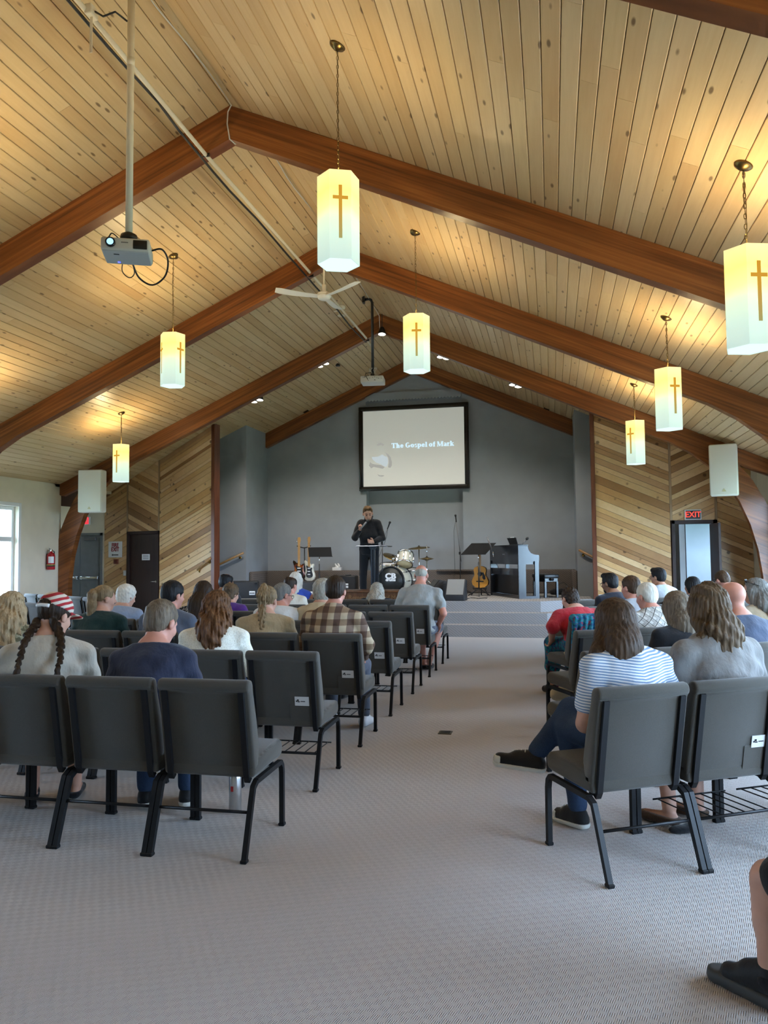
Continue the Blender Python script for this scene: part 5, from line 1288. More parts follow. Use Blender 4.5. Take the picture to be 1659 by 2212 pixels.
I = C('person with a balding dark head and glasses, left of the floor monitor', 478, 1240, 5, skin='brown', top=cloth('dark_grey_top', (.03,.03,.035)), hairs=('balding', H_black, {}), hp=14, hy=-30, h=.014); glasses(I)
C('person with dark hair, a bald spot and a cream shirt', 619, 1246, 5, skin='pink', top=cloth('cream_shirt', (.60,.55,.45)), hairs=('balding', H_brown, {'nape': .02}), hp=14, hy=-18, h=.014, w=1.05, sh=.195)
C('person with long straight white hair over a bright blue top', 634, 1236, 6, top=cloth('bright_blue_top', (.04,.09,.45)), hairs=('long', H_white, {'end': .80, 'wd': 1.15}), hp=4, h=.014)
C('person with grey-brown hair in a sleeveless black flowered dress', 703, 1245, 6, skin='tan', top=pattern('black_floral', f_blackfloral), sleeve='none', hairs=('bob', H_gbrown, {'vol': .95}), hp=10, h=.014, sh=.20, arms={-1: ((-.30,.05,.74), (-.16,.25,.62)), 1: ((.30,.05,.74), (.16,.25,.62))})
C('person with long frizzy silver hair and a dark coat', 810, 1260, 6, top=cloth('dark_coat', (.016,.016,.024)), sleeve='long', hairs=('wavy', H_silver, {'end': .82, 'wd': 1.45, 'curl': 1, 'vol': 1.05}), hp=16, h=.013, w=1.05)
C('person with a bald head, light grey T-shirt and blue shorts at the aisle', 905, 1221, 5, skin='pink', top=cloth('light_grey_tee', (.29,.30,.285), .35), sleeve='short', bottom=m_jean2, bkind='shorts', shoes=m_sandal, bare_foot=True, hairs=('fringe', H_silver, {'amp': .0}), w=1.14, sh=.22, lean=.10, hp=18, h=.011, fold=.005,
  arms={1: ((.31,-.01,.74), (.235,.13,.60)), -1: ((-.29,.05,.74), (-.14,.28,.62))}, legs={1: ((.10,.03,.56), (.19,.42,.53), (.08,.28,.11), (.09,.42,.035)), -1: ((-.09,.03,.555), (-.06,.44,.525), (.0,.34,.10), (.02,.48,.035))})
# ---- right block
def rpos(px, j, dy=.62):
    """point of row j of the right block seen at pixel column px"""
    o = r_origin(j, 0)+rf*dy; d = ray(px, 1250); t = 0
    den = d.x*ra.y-d.y*ra.x; s = (d.y*o.x-d.x*o.y)/den
    return o+ra*s
def RB(label, px, ty, j, **kw):
    hd = rpos(px, j, .345); p = hd-rf*.045; z = at_y(px, ty, hd.y).z
    return person('person', label, (p.x, p.y), kw.pop('rz', RT), z, **kw)
hd = r_origin(0,0)+rf*.30+ra*.115
I = person('person', 'person with long straight brown hair in a blue striped blouse and jeans, legs crossed', (hd.x, hd.y), RT, 1.225, skin='fair', top=pattern('blue_stripes', f_stripes, .3), sleeve='short', bottom=m_denim, shoes=m_shoe_b, sole=True, hairs=('long', H_mid, {'end': .86, 'wd': 1.0, 'back': .075, 'sf': .03, 'vol': 1.06, 'amp': .0012, 'N': 46, 'h': .006, 'ox': -.075}), w=.98, sh=.19, lean=.03, hp=16, hy=18, h=.009, fold=.005,
  arms={-1: ((-.245,.06,.63), (-.06,.26,.60)), 1: ((.25,.05,.68), (.08,.27,.62))},
  legs={-1: ((-.11,.02,.56), (-.14,.40,.53), (-.09,.40,.10), (-.13,.53,.036)), 1: ((.03,.03,.57), (-.09,.45,.615), (-.27,.53,.375), (-.45,.60,.345))})
p = rpos(1556, 0, .345)
person('person', 'person with wavy shoulder-length brown hair and a plain grey T-shirt', (p.x-rf.x*.045, p.y-rf.y*.045), RT, at_y(1556,1263,p.y).z, top=cloth('plain_grey_tee', (.22,.21,.20), .3), sleeve='elbow', bottom=m_khaki, bkind='skirt', shoes=cloth('brown_sandal', (.09,.05,.03)), bare_foot=True, hairs=('wavy', H_lbrown, {'end': .94, 'wd': 1.3, 'wave': 1, 'vol': 1.03, 'amp': .003, 'N': 30, 'h': .006, 'back': .105}), w=1.14, sh=.205, hp=6, h=.010, belly=.03, legs={-1: ((-.09,.03,.555), (-.13,.40,.525), (-.19,.27,.10), (-.25,.39,.035)), 1: ((.09,.03,.555), (.09,.42,.525), (.03,.32,.10), (-.03,.44,.035))})
RB('person with straight grey-brown hair and a black top in the second row on the right', 1480, 1279, 1, top=m_blackcl, sleeve='elbow', hairs=('long', H_gbrown, {'end': .88, 'wd': 1.1, 'back': .10, 'amp': .002, 'N': 40}), hp=6, h=.012)
RB('person with a shaved pink head and a slate-blue T-shirt at the right edge', 1610, 1258, 1, skin='pink', top=cloth('slate_blue_tee', (.060,.075,.115)), hairs=None, w=1.1, sh=.205, hp=16, hy=6, h=.012, hs0=1.05)
RB('person with thin white hair and a white checked shirt', 1416, 1260, 2, skin='pink', top=pattern('white_check', f_plaid2), hairs=('short', H_white, {'amp': .0015, 'nape': .02}), hp=14, hy=10, h=.012, collar=.02, w=1.05)
I = RB('person with grey hair and sunglasses pushed up, at the right edge', 1650, 1250, 2, top=cloth('beige_top', (.42,.33,.22)), hairs=('wavy', H_grey, {'end': .9, 'wd': 1.1, 'vol': 1.0}), hp=4, hy=40, h=.012); glasses(I)
G = I['G']; m = MB()
for s in (-1, 1): m.tube([G(s*(.034+.026*math.cos(t)), .062+.01*math.sin(t), .098+.016*math.sin(t)) for t in [i*math.pi/6 for i in range(12)]], .005, 5, closed=True); m.tube([G(s*.06,.06,.10), G(s*.092,-.01,.07), G(s*.095,-.06,.05)], .003, 5)
m.build('sunglasses', m_black, I['root'])
RB('person with short dark hair and a red T-shirt beside the aisle', 1254, 1269, 3, top=cloth('red_tee', (.42,.018,.028), .4), sleeve='elbow', bottom=pattern('blue_floral', f_floral), bkind='skirt', hairs=('curly', H_brown, {'vol': .86}), w=1.16, sh=.21, lean=.12, hp=26, hy=6, h=.011, arms={-1: ((-.31,.08,.72), (-.20,.30,.58))})
I = RB('person with black hair, beard and glasses in a navy shirt', 1330, 1239, 4, skin='brown', top=cloth('navy_shirt', (.014,.016,.026)), hairs=('short', H_black, {'quiff': 1, 'vol': 1.04}), hp=10, hy=20, h=.013); glasses(I)
S = SDF(I['hc']-V((.16,.16,.20)), I['hc']+V((.16,.2,.1)), .008); S.ell(I['G'](0,.046,-.078), V((.050,.050,.046))*I['hs'], I['R'], .01); S.ell(I['G'](0,.10,-.035), V((.03,.03,.028))*I['hs'], I['R'], .01, sub=True); S.build('beard', H_black, I['root'])
RB('person with swept brown hair and a pale shirt, right of the navy shirt', 1376, 1245, 3, skin='pink', top=cloth('pale_shirt', (.40,.42,.45)), hairs=('short', H_mid, {'nape': .02, 'vol': 1.03}), hp=6, hy=14, h=.013)
I = RB('person with thick black hair and a white shirt in front of the open door', 1433, 1228, 5, skin='tan', top=cloth('white_shirt', (.55,.60,.64)), hairs=('short', H_black, {'quiff': 1, 'vol': 1.10}), hp=6, hy=24, h=.013); glasses(I)
RB('person with smooth black hair just below the open doorway', 1507, 1246, 4, top=m_blackcl, hairs=('bob', H_black, {'vol': .93}), hp=6, h=.013)
RB('person with brown hair, mostly hidden behind the wavy brown hair', 1541, 1257, 3, top=m_khaki, hairs=('bob', H_mid, {'vol': .92}), hp=6, h=.014)
RB('person with short brown hair bowing forward, right of the open door', 1580, 1234, 4, skin='pink', top=cloth('grey_blue_top', (.10,.12,.15)), hairs=('short', H_mid, {'nape': .0}), hp=34, hy=0, h=.013)
# ---- knee and shoe at the lower right corner: the nearest sitter
fa = math.radians(40); ff = V((-math.sin(fa), math.cos(fa), 0)); fs = V((math.cos(fa), math.sin(fa), 0)); hip = V((.665,2.80,0))-ff*.42+fs*.13
person('person', 'person in black shorts, bare knee and black shoe at the lower right corner', (hip.x, hip.y), fa, 1.30, skin='fair', top=m_blackcl, sleeve='short', bottom=m_blackcl, bkind='shorts', shoes=m_shoe_b, hairs=('short', H_mid, {}), w=1.05, sh=.2, h=.010,
  legs={-1: ((-.09,.03,.50), (-.13,.41,.405), (-.13,.42,.125), (-.15,.555,.045)), 1: ((.09,.03,.50), (.13,.36,.43), (.14,.30,.10), (.17,.44,.035))}, seat=.44)
cp = hip-ff*.36; place_chair(cp.x, cp.y, fa, 'grey fabric chair under the nearest sitter, outside the view', 'right block of grey chairs')

_p = [o for o in bpy.data.objects if o.get('label', '').startswith('person in black shorts')][0]
_s = [o for o in _p.children if o.name.startswith('shoe')][0]
an, to = V((-.13,.42,.125)), V((-.15,.555,.045)); S = SDF(V((-.26,.30,-.02)), V((0,.72,.10)), .007); S.cap((-.128,.375,.02), (-.152,.60,.02), .047, .043, .01); S.half((0,0,.042), (0,0,1)); S.half((0,0,.001), (0,0,-1)); S.build('sole', plain('dark_sole', (.045,.045,.042), .7), _s)
S = SDF(V((-.24,.28,.02)), V((-.02,.56,.30)), .007); S.cap(an-V((0,0,.04)), an+V((0,-.002,.075)), .050, .046, .01); S.half((0,0,.205), (0,.25,1)); S.build('sock', m_blackcl, _p)
# ================================================================== STAGE
def sp(u, v, y): return at_y(u, v, y)
def st(u, y): p = at_y(u, 1250, y); return V((p.x, y, STZ))     # on the stage floor at pixel column u
# ---- the speaker
b = st(798, 14.72); topz = sp(793, 1087, 14.72).z; HT = topz-STZ; q = HT/1.835
root = empty('person', b, math.pi+math.radians(4), 'person in a black shirt and black trousers speaking into a microphone on the stage', 'person')
P_ = lambda x, y, z: V((x*q, y*q, z*q))
hs = 1.14*q; R = Matrix.Rotation(math.radians(14),3,'Z') @ Matrix.Rotation(-math.radians(20),3,'X') @ Matrix.Rotation(math.radians(5),3,'Y')
ht = P_(.01,.045,1.565); hc = ht+R @ V((0,.018,.072))*hs; G = lambda x, y, z: hc+R @ V((x*hs, y*hs, z*hs))
SHR, SHL_ = P_(.165,.0,1.44), P_(-.165,.0,1.44); ER, EL_ = P_(.265,.05,1.18), P_(-.255,.02,1.17); WR, WL = P_(.145,.20,1.315), P_(-.125,.20,1.09)
def sp_torso(S, i):
    S.ell(P_(0,0,.93), V((.165,.115,.12))*q+V((i,i,i)), None, .04); S.cap(P_(0,.0,.98), P_(0,.005,1.22), .115*q+i, .122*q+i, .05, sx=1.3); S.cap(P_(0,0,1.22), P_(0,0,1.36), .120*q+i, .108*q+i, .05, sx=1.32)
    S.cap(P_(-.13,0,1.45), P_(.13,0,1.45), .060*q+i, .060*q+i, .05); S.cap(P_(0,-.005,1.45), P_(0,.012,1.53), .085*q+i, .052*q+i*.5, .04, sx=1.2)
def sp_arm(S, i, f=1.0):
    for a, e, wv in ((SHR, ER, WR), (SHL_, EL_, WL)): S.cap(a, e, .060*q+i, .048*q+i, .03); S.cap(e, e.lerp(wv, f), .046*q+i, .032*q+i, .02)
S = SDF(P_(-.45,-.3,-.02), P_(.45,.4,1.86), .011)
sp_torso(S, 0); sp_arm(S, 0); S.cap(P_(0,.01,1.50), ht+V((0,.01,.02)), .058*q, .053*q, .02); head_prims(S, G, R, hs)
LEG = {}
for s in (-1, 1):
    LEG[s] = (P_(s*.09,0,.90), P_(s*.115,.03,.49), P_(s*.125,-.01,.09), P_(s*.15,.16,.035)); a, kn, an, to = LEG[s]; S.cap(a, kn, .085*q, .058*q, .03); S.cap(kn, an, .056*q, .04*q, .02); S.cap(an-V((0,.02,.05)), to, .036, .03, .02)
mdir = (G(.01,.125,-.06)-WR); mic_top = G(.012,.135,-.075); hand_c = P_(.062,.265,1.40)
exr = hand_mesh(WR, P_(-.45,.40,.75), (-.2,.6,-.0), .0055, 1.05, q); exl = hand_mesh(WL, P_(.75,.5,.10), (.15,-.1,.95), .0055, .38, q)
S.build('body', SK['fair'], root, [exr, exl])
S = SDF(P_(-.45,-.3,.80), P_(.45,.4,1.66), .010); sp_torso(S, .016); sp_arm(S, .016, .90); S.cap(P_(0,0,.86), P_(0,0,1.0), .135*q, .135*q, .04, sx=1.25)
S.warp(lambda X, Y, Z_: .004*np.sin(30*X+20*Z_)*np.sin(26*Z_-15*X+1)); S.half(P_(0,0,1.535), (0,.55,1)); S.half(P_(0,0,.855), (0,0,-1)); S.cap(P_(0,.09,1.60), P_(0,.11,1.49), .045, .020, .01, sub=True)
S.build('shirt', m_blackcl, root)
cl = MB()
for s in (-1, 1): cl.add([P_(s*.012,.135,1.475), P_(s*.075,.10,1.50), P_(s*.085,.0,1.585), P_(s*.055,.045,1.60), P_(s*.045,.10,1.55)], [(0,1,2,3,4)])
me_ = cl.me('collar'); co = obj('collar', me_, m_blackcl, root); md = co.modifiers.new('thick', 'SOLIDIFY'); md.thickness = .006
S = SDF(P_(-.4,-.3,-.02), P_(.4,.4,1.05), .012); S.ell(P_(0,0,.92), V((.175,.125,.12))*q, None, .03)
for s in (-1, 1): a, kn, an, to = LEG[s]; S.cap(a, kn, .098*q, .074*q, .03); S.cap(kn, an-V((0,0,.03)), .072*q, .062*q, .02)
S.build('trousers', m_blackcl, root)
for s in (-1, 1):
    a, kn, an, to = LEG[s]; S = SDF(to-V((.12,.35,.08)), to+V((.12,.12,.16)), .008); S.cap(an-V((0,.035,.05)), to, .042, .036, .01); S.cap(an, an.lerp(to,.5), .04, .034, .03); S.half((0,0,.002), (0,0,-1)); S.build('shoe', m_shoe_b, root)
S = SDF(hc-V((.18,.2,.15)), hc+V((.18,.2,.2)), .006); S.ell(G(0,-.014,.038), V((.081,.100,.090))*hs, R, .01); S.ell(G(.0,.055,.098), V((.064,.048,.034))*hs, R, .025); S.half(G(0,.068,.062), R @ V((0,.75,-.66))); S.half(G(0,-.03,-.07), R @ V((0,.35,-1)))
for s in (-1, 1): S.ell(G(s*.084,.012,-.03), V((.022,.04,.045))*hs, R, .005, sub=True)
S.warp(lambda X, Y, Z_: .003*np.sin(110*X+30*Z_)); S.build('hair', hair_mat('hair_speaker', (.05,.026,.010), (.19,.11,.05)), root)
S = SDF(hc-V((.14,.02,.18)), hc+V((.14,.2,.06)), .005); S.ell(G(0,.050,-.078), V((.0435,.044,.0365))*hs, R, .005); S.half(G(0,.05,-.058), R @ V((0,-.1,1))); S.build('stubble', hair_mat('stubble', (.22,.12,.08), (.32,.18,.12)), root)
for s in (-1, 1):
    MB().lathe([(0,-.004),(.009,-.002),(.009,.0),(.006,.003),(0,.004)], 12, G(s*.029,.089,-.006), R @ Matrix.Rotation(-math.pi/2,3,'X')).build('eye', m_iris, root)
    MB().tube([G(s*.016,.098,-.002), G(s*.029,.101,-.006), G(s*.043,.093,-.003)], .0028, 6).build('eyelid', m_iris, root)
    MB().tube([G(s*.013,.103,.020), G(s*.030,.102,.026), G(s*.048,.088,.021)], .0042, 6).build('eyebrow', m_iris, root)
MB().tube([G(-.024,.096,-.050), G(-.012,.106,-.056), G(0,.108,-.058), G(.012,.106,-.056), G(.024,.096,-.050)], .004, 6).build('mouth', m_lip, root)
# handheld microphone: a thing of its own, in the hand
w0 = root.matrix_basis; mb_ = w0 @ hand_c; mt = w0 @ mic_top
mk = empty('microphone', mb_, 0, 'black and silver handheld microphone in the speaker hand', 'microphone'); d = (mt-mb_); Q = d.to_track_quat('Z', 'Y').to_matrix(); Lm = d.length
MB().lathe([(.013,-.10),(.014,-.09),(.0175,.04),(.019,Lm-.055)], 16, (0,0,0), Q).build('handle', plain('mic_grey', (.16,.16,.17), .35, .5), mk)
MB().lathe([(.019,Lm-.055),(.027,Lm-.035),(.027,Lm-.01),(.018,Lm+.008),(0,Lm+.014)], 16, (0,0,0), Q).build('grille', m_black, mk)
# ---- lectern
lp = st(807, 14.50); lz = sp(807, 1179, 14.50).z-STZ
r = empty('lectern', lp, 0, 'slim metal lectern with a flat top in front of the speaker', 'lectern'); m_steel = plain('blue_steel', (.10,.12,.15), .25, .8)
MB().rbox((-.30,-.17,lz-.018),(.29,.17,lz),.005,1,).build('top', m_steel, r); MB().tube([(-.035,0,.02),(-.035,0,lz-.06)],.016,4,square=True).build('post', m_steel, r); MB().tube([(.02,0,.02),(.02,0,lz-.06)],.016,4,square=True).build('post', m_steel, r)
MB().prism([(-.09,lz-.018),(.075,lz-.018),(.03,lz-.07),(-.045,lz-.07)],-.03,.03).build('bracket', m_steel, r); MB().rbox((-.24,-.2,0),(.22,.2,.02),.006,1).build('base', m_steel, r); MB().rbox((.29,-.03,lz-.025),(.37,.03,lz-.005),.006,1).build('cup_holder', m_black, r)
# ---- communion table on the floor in front of the steps
r = empty('communion_table', (-3.09,13.28,0), 0, 'dark wooden communion table carved IN REMEMBRANCE in front of the stage', 'table'); m_tbl = stain_mat('table_wood', (.085,.032,.012), (.16,.066,.026), .35); TW = .72
MB().rbox((-TW,-.26,.825),(TW,.26,.86),.008,2).build('top', m_tbl, r); ap = MB().rbox((-TW+.05,-.22,.62),(TW-.05,-.19,.825),.005,1).build('front_apron', m_tbl, r); MB().rbox((-TW+.05,.19,.62),(TW-.05,.22,.825),.005,1).build('rear_apron', m_tbl, r)
for s in (-1, 1):
    for t in (-.2, .2): MB().rbox((s*(TW-.07)-.04,t-.035,0),(s*(TW-.07)+.04,t+.035,.825),.006,1).build('leg', m_tbl, r)
text('carving', 'In Remembrance of Me', .105, plain('carved_gold', (.26,.14,.05), .5), r, (0,-.222,.735), (math.pi/2,0,0), extrude=.003)
# ---- music stands and microphone stands
def music_stand(u, y, uz0, uz1, vtop, vbot, label, tiltside=0, rz=0):
    p = st(u, y); zt, zb_ = sp(u, vtop, y).z-STZ, sp(u, vbot, y).z-STZ; wd = (uz1-uz0)/2*sp(0,0,y).y/F_PX*1.02
    r = empty('music_stand', p, rz, label, 'music stand', 'black music stands'); hh = zt-zb_
    sk = tiltside*hh
    MB().add([(-wd-sk/2,.0,zb_),(wd-sk/2,.0,zb_),(wd+sk/2,.16,zt),(-wd+sk/2,.16,zt),(-wd-sk/2,.012,zb_-.004),(wd-sk/2,.012,zb_-.004),(wd+sk/2,.172,zt-.004),(-wd+sk/2,.172,zt-.004)],[(0,1,2,3),(7,6,5,4),(0,4,5,1),(1,5,6,2),(2,6,7,3),(3,7,4,0)]).build('desk', plain('stand_black', (.008,.008,.009), .7, spec=.2), r)
    MB().box((-wd-sk/2,-.0,zb_-.012),(wd-sk/2,.07,zb_+.0)).build('lip', m_blackm, r)
    MB().tube([(0,.05,zb_+.05),(0,.03,zb_-.18)],.010,8).build('upper_tube', m_chrome, r); MB().tube([(0,.03,zb_-.17),(0,.03,.12)],.014,8).build('lower_tube', m_blackm, r)
    for k in range(3): a = k*2.1+.6; MB().tube([(0,.03,.16),(.26*math.cos(a),.03+.26*math.sin(a),.012)],.010,6).build('foot', m_blackm, r)
music_stand(689, 16.0, 659, 712, 1182, 1202, 'black music stand left of the speaker, beside the electric guitars', -.35)
music_stand(1034, 16.0, 1009, 1061, 1173, 1197, 'black music stand in front of the acoustic guitar', .9)
def mic_stand(u, y, v_top, label, boom=None):
    p = st(u, y); r = empty('microphone_stand', p, 0, label, 'microphone stand', 'microphone stands'); bt = sp(boom[0], boom[1], y)-p; bt.y = boom[2]; j = sp(u, v_top, y)-p; j.y = 0
    MB().tube([(0,0,.1),j],.010,8).build('pole', m_blackm, r); MB().tube([j-(bt-j)*.25, bt],.008,8).build('boom', plain('mic_grey', (.16,.16,.17), .35, .5), r); d = (bt-j).normalized(); Q = d.to_track_quat('Z','Y').to_matrix()
    mc = MB().lathe([(.011,-.06),(.014,.06),(.024,.075),(.025,.10),(.0,.115)],14,bt,Q).build('microphone', m_black, r); MB().rbox((-.02,-.02,j.z-.03),(.02,.02,j.z+.03),.006,1).build('clamp', m_black, r)
    MB().tube([bt, bt+V((-.05,0,-.25)), j+V((-.12,0,-.4)), V((-.15,0,.3)), V((-.1,0,.02))],.004,6).build('cable', m_black, r)
    for k in range(3): a = k*2.1+.2; MB().tube([(0,0,.14),(.28*math.cos(a),.28*math.sin(a),.012)],.009,6).build('foot', m_blackm, r)
mic_stand(826, 15.4, 1172, 'black microphone boom stand right behind the speaker', (839,1137,.0)); mic_stand(994, 16.9, 1195, 'tall silver boom microphone stand right of the drums', (985,1122,.0))
# ---- drum kit: each drum and stand its own thing
m_drum = plain('drum_cream', (.58,.55,.44), .25, spec=.6); m_skin_ = plain('drum_skin', (.66,.52,.30), .5); m_bassh = plain('bass_head_black', (.010,.013,.013), .45); m_cym = plain('cymbal_bronze', (.16,.115,.045), .35, .9)
def drum(nm, label, c, rad, dep, Q, head, hoop=m_chrome, lugs=8, body=None, batter=None):
    r = empty(nm, c, 0, label, 'drum', 'drum kit'); 
    MB().lathe([(rad,-dep/2),(rad,dep/2)],32,(0,0,0),Q,caps=False).build('shell', body or m_drum, r)
    for z, m_h in ((-dep/2, head), (dep/2, batter or head)):
        MB().lathe([(0,z-.004),(rad*.98,z-.004),(rad*.98,z+.004),(0,z+.004)],32,(0,0,0),Q).build('head', m_h, r); MB().lathe([(rad+.012,z-.016),(rad+.014,z-.016),(rad+.014,z+.016),(rad-.006,z+.016)],32,(0,0,0),Q,caps=False).build('hoop', hoop, r)
    for k in range(lugs):
        t = 2*math.pi*k/lugs; p = Q @ V(((rad+.012)*math.cos(t),(rad+.012)*math.sin(t),0)); MB().tube([p-Q@V((0,0,dep*.48)),p+Q@V((0,0,dep*.48))],.006,6).cbox(p,(.014,.014,.03),Q).build('lug', m_chrome, r)
    return r
DYB = 16.05; bc = sp(853, 1261, DYB); QX = Matrix.Rotation(math.pi/2,3,'X') @ Matrix.Identity(3); QB = Matrix.Rotation(math.radians(-14),3,'Z') @ Matrix.Rotation(math.pi/2,3,'X')
BR = .305; bc = V((bc.x, DYB, STZ+BR+.018)); r = drum('bass_drum', 'black-fronted bass drum lettered CB drums', bc, BR, .40, QB, m_bassh, m_blackm, 10)
fq = QB @ V((0,0,.206)); n_ = -fq if fq.y > 0 else fq
rot_t = (math.pi/2, 0, math.radians(-14)); ctr = n_*1.012
text('lettering', 'CB', .155, m_signw, r, ctr+V((0,0,.10)), rot_t, extrude=.002, bold=.007, sx=1.25); text('lettering', 'drums', .075, m_signw, r, ctr+V((0,0,.025)), rot_t, extrude=.002, bold=.004, sx=1.2)
tc = sp(875, 1208, 16.1); drum('rack_tom', 'cream rack tom tilted towards the hall with a tan bottom skin', tc, .165, .25, Matrix.Rotation(math.radians(-32),3,'X'), m_skin_, batter=m_signw)
tc2 = sp(840, 1229, 16.35); drum('floor_tom', 'cream drum behind the bass drum, left of the rack tom', tc2, .19, .22, Matrix.Rotation(math.radians(8),3,'X'), m_signw)
sn = sp(888, 1240, 16.55); r = drum('snare_drum', 'cream snare drum half hidden by the bald head', V((sn.x,16.55,sn.z)), .18, .20, Matrix.Rotation(math.radians(10),3,'X'), m_signw)
th_ = sp(850, 1207, 16.1); r = empty('tom_holder', (th_.x,16.1,bc.z+BR), 0, 'chrome tom holder rising from the bass drum', 'drum hardware', 'drum kit'); zz_ = th_.z-(bc.z+BR)
MB().tube([(0,0,-.04),(0,0,zz_)],.013,10).build('post', m_chrome, r); MB().tube([(0,0,zz_-.02),(.05,0,zz_+.04),(.13,0,zz_+.03)],.011,8).build('arm', m_chrome, r); MB().lathe([(0,-.02),(.028,-.02),(.028,.02),(0,.02)],16,(0,-.01,zz_),Matrix.Rotation(math.pi/2,3,'X')).build('joint', m_chrome, r)
def cymbal(u, v, y, rad, tx, ty, label, u_b=None, hat=False):
    c = sp(u, v, y); r = empty('cymbal_stand', (c.x,y,STZ), 0, label, 'cymbal', 'drum kit'); z = c.z-STZ; Q = Matrix.Rotation(math.radians(tx),3,'X') @ Matrix.Rotation(math.radians(ty),3,'Y')
    MB().lathe([(.01,.028),(.03,.026),(.045,.014),(rad*.6,.006),(rad,-.008),(rad,-.010),(rad*.6,.003),(.045,.010),(.01,.02)],36,(0,0,z),Q).build('cymbal', m_cym, r)
    if hat: MB().lathe([(.01,-.034),(.045,-.02),(rad*.6,-.012),(rad,.0),(rad,-.002),(rad*.6,-.016),(.045,-.024),(.01,-.05)],36,(0,0,z-.012),Q).build('cymbal', m_cym, r); MB().tube([(0,0,z),(0,0,z+.28)],.005,6).build('pull_rod', m_chrome, r)
    MB().lathe([(0,.026),(.018,.03),(.018,.045),(0,.05)],14,(0,0,z),Q).build('wing_nut', m_blackm, r); MB().tube([(0,0,z+.0),(0,0,.30)],.011,8).build('pole', m_chrome, r)
    for k in range(3): a = k*2.1+.5; MB().tube([(0,0,.34),(.20*math.cos(a),.20*math.sin(a),.16),(.27*math.cos(a),.27*math.sin(a),.012)],.008,6).build('leg', m_chrome, r)
cymbal(905, 1183, 16.35, .235, 7, -3, 'large bronze cymbal on a chrome stand, highest of the drum kit'); cymbal(922, 1206, 16.0, .15, 0, 0, 'pair of hi-hat cymbals on a chrome stand right of the bald head', hat=True); cymbal(848, 1203, 16.6, .22, 14, 22, 'bronze cymbal tilted behind the lectern')
# ---- amplifier, tissue box
ap_ = st(752, 16.7); r = empty('amplifier', ap_, math.radians(3), 'black guitar amplifier with a white badge left of the speaker', 'amplifier')
MB().rbox((-.22,-.16,0),(.20,.16,.42),.02,2).build('cabinet', m_black, r); MB().rbox((-.20,-.172,.02),(.18,-.155,.40),.008,1).build('grille', plain('grille_cloth', (.016,.016,.018), .8, bump=(400,.4)), r); MB().rbox((-.05,-.18,.15),(.04,-.17,.20),.008,1).rbox((-.05,-.18,.215),(.04,-.17,.25),.012,2).build('badge', m_signw, r); MB().rbox((-.06,-.03,.42),(.07,.03,.445),.01,2).build('handle', m_black, r)
MB().tube([(.20,.1,.38),(.26,.05,.40),(.27,.0,.2),(.25,-.05,.02)],.008,6).build('cable', m_wire, r)
tb = sp(728, 1232, 17.38); r = empty('tissue_box', (tb.x,17.40,1.12), 0, 'white tissue box on the knee wall ledge behind the amplifier', 'tissue box')
MB().rbox((-.105,-.055,0),(.105,.055,.072),.004,1).build('box', m_signw, r); S = SDF((-.1,-.08,.04),(.1,.08,.2),.006); S.cap((-.02,0,.06),(-.035,0,.14),.035,.02,.01,sx=1,sy=.5); S.cap((.01,0,.06),(.03,.01,.13),.035,.03,.01,sy=.4); S.warp(lambda X,Y,Z_: .006*np.sin(90*X+60*Z_)); S.build('tissue', m_white, r)
# ---- guitars
def guitar_body(out, th, nm, mat, parent, bev=.008):
    return obj(nm, bevel_mesh(MB().prism(out, -th/2, th/2), bev, 2), mat, parent)
m_neck = plain('maple_neck', (.50,.28,.10), .35); m_sunb = None
def sunburst():
    t = NT('sunburst'); v = t.coords('Object'); d = t.n('VectorMath', {0: v}, operation='LENGTH').outputs['Value']; c = t.ramp(t.math('MULTIPLY', d, 4.6), [(.25, (.40,.13,.02)), (.62, (.20,.035,.008)), (.85, (.012,.006,.004))]); return t.pbr(c, .15, 0, None, .6)
EG = [(-.02,.20),(-.05,.18),(-.09,.225),(-.135,.25),(-.15,.21),(-.125,.13),(-.105,.06),(-.115,-.02),(-.15,-.09),(-.16,-.15),(-.13,-.205),(-.05,-.235),(.05,-.235),(.13,-.20),(.16,-.13),(.145,-.06),(.115,.0),(.105,.07),(.125,.12),(.12,.165),(.09,.165),(.05,.13),(.02,.17)]
def egtr(u, y, vbot, vtop, label, bm_, pg, mir, lean=0):
    zb_, zt = sp(u, vbot, y).z, sp(u, vtop, y).z; k = (zt-zb_)/1.02; c = sp(u, 1200, y); r = empty('electric_guitar', (c.x, y, zb_+.235*k), math.radians(lean), label, 'guitar', 'electric guitars'); r.scale = (k*mir, k, k)
    guitar_body(EG, .045, 'body', bm_, r); MB().prism([(x*.62+.01, z*.6-.02) for x, z in EG], -.030, -.0225).build('pickguard', pg, r)
    MB().box((-.027,-.04,.10),(.027,-.018,.66)).build('neck', m_neck, r); MB().prism([(-.024,.66),(.024,.66),(.045,.72),(.035,.80),(-.02,.80),(-.035,.74)],-.034,-.018).build('headstock', m_neck, r)
    for kk in range(12): z = .64-.54*(1-.93**kk)*1.3; MB().box((-.027,-.0415,z),(.027,-.0395,z+.003)).build('fret', m_chrome, r)
    for kk in range(6): MB().tube([(-.03-.008*(kk<5),-.026,.675+kk*.019),(-.055,-.026,.677+kk*.019)],.004,6).build('tuner', m_chrome, r)
    for z in (.06,-.01,-.08): MB().rbox((-.04,-.035,z-.012),(.04,-.03,z+.012),.003,1).build('pickup', m_black if pg is not m_black else m_signw, r)
    MB().rbox((-.045,-.036,-.145),(.045,-.028,-.12),.003,1).build('bridge', m_chrome, r)
egtr(646, 16.75, 1254, 1162, 'sunburst electric guitar on the double stand', sunburst(), m_black, 1, 14); egtr(669, 16.75, 1255, 1161, 'white electric guitar on the double stand', plain('guitar_white', (.70,.68,.58), .2, spec=.6), m_black, 1, -20)
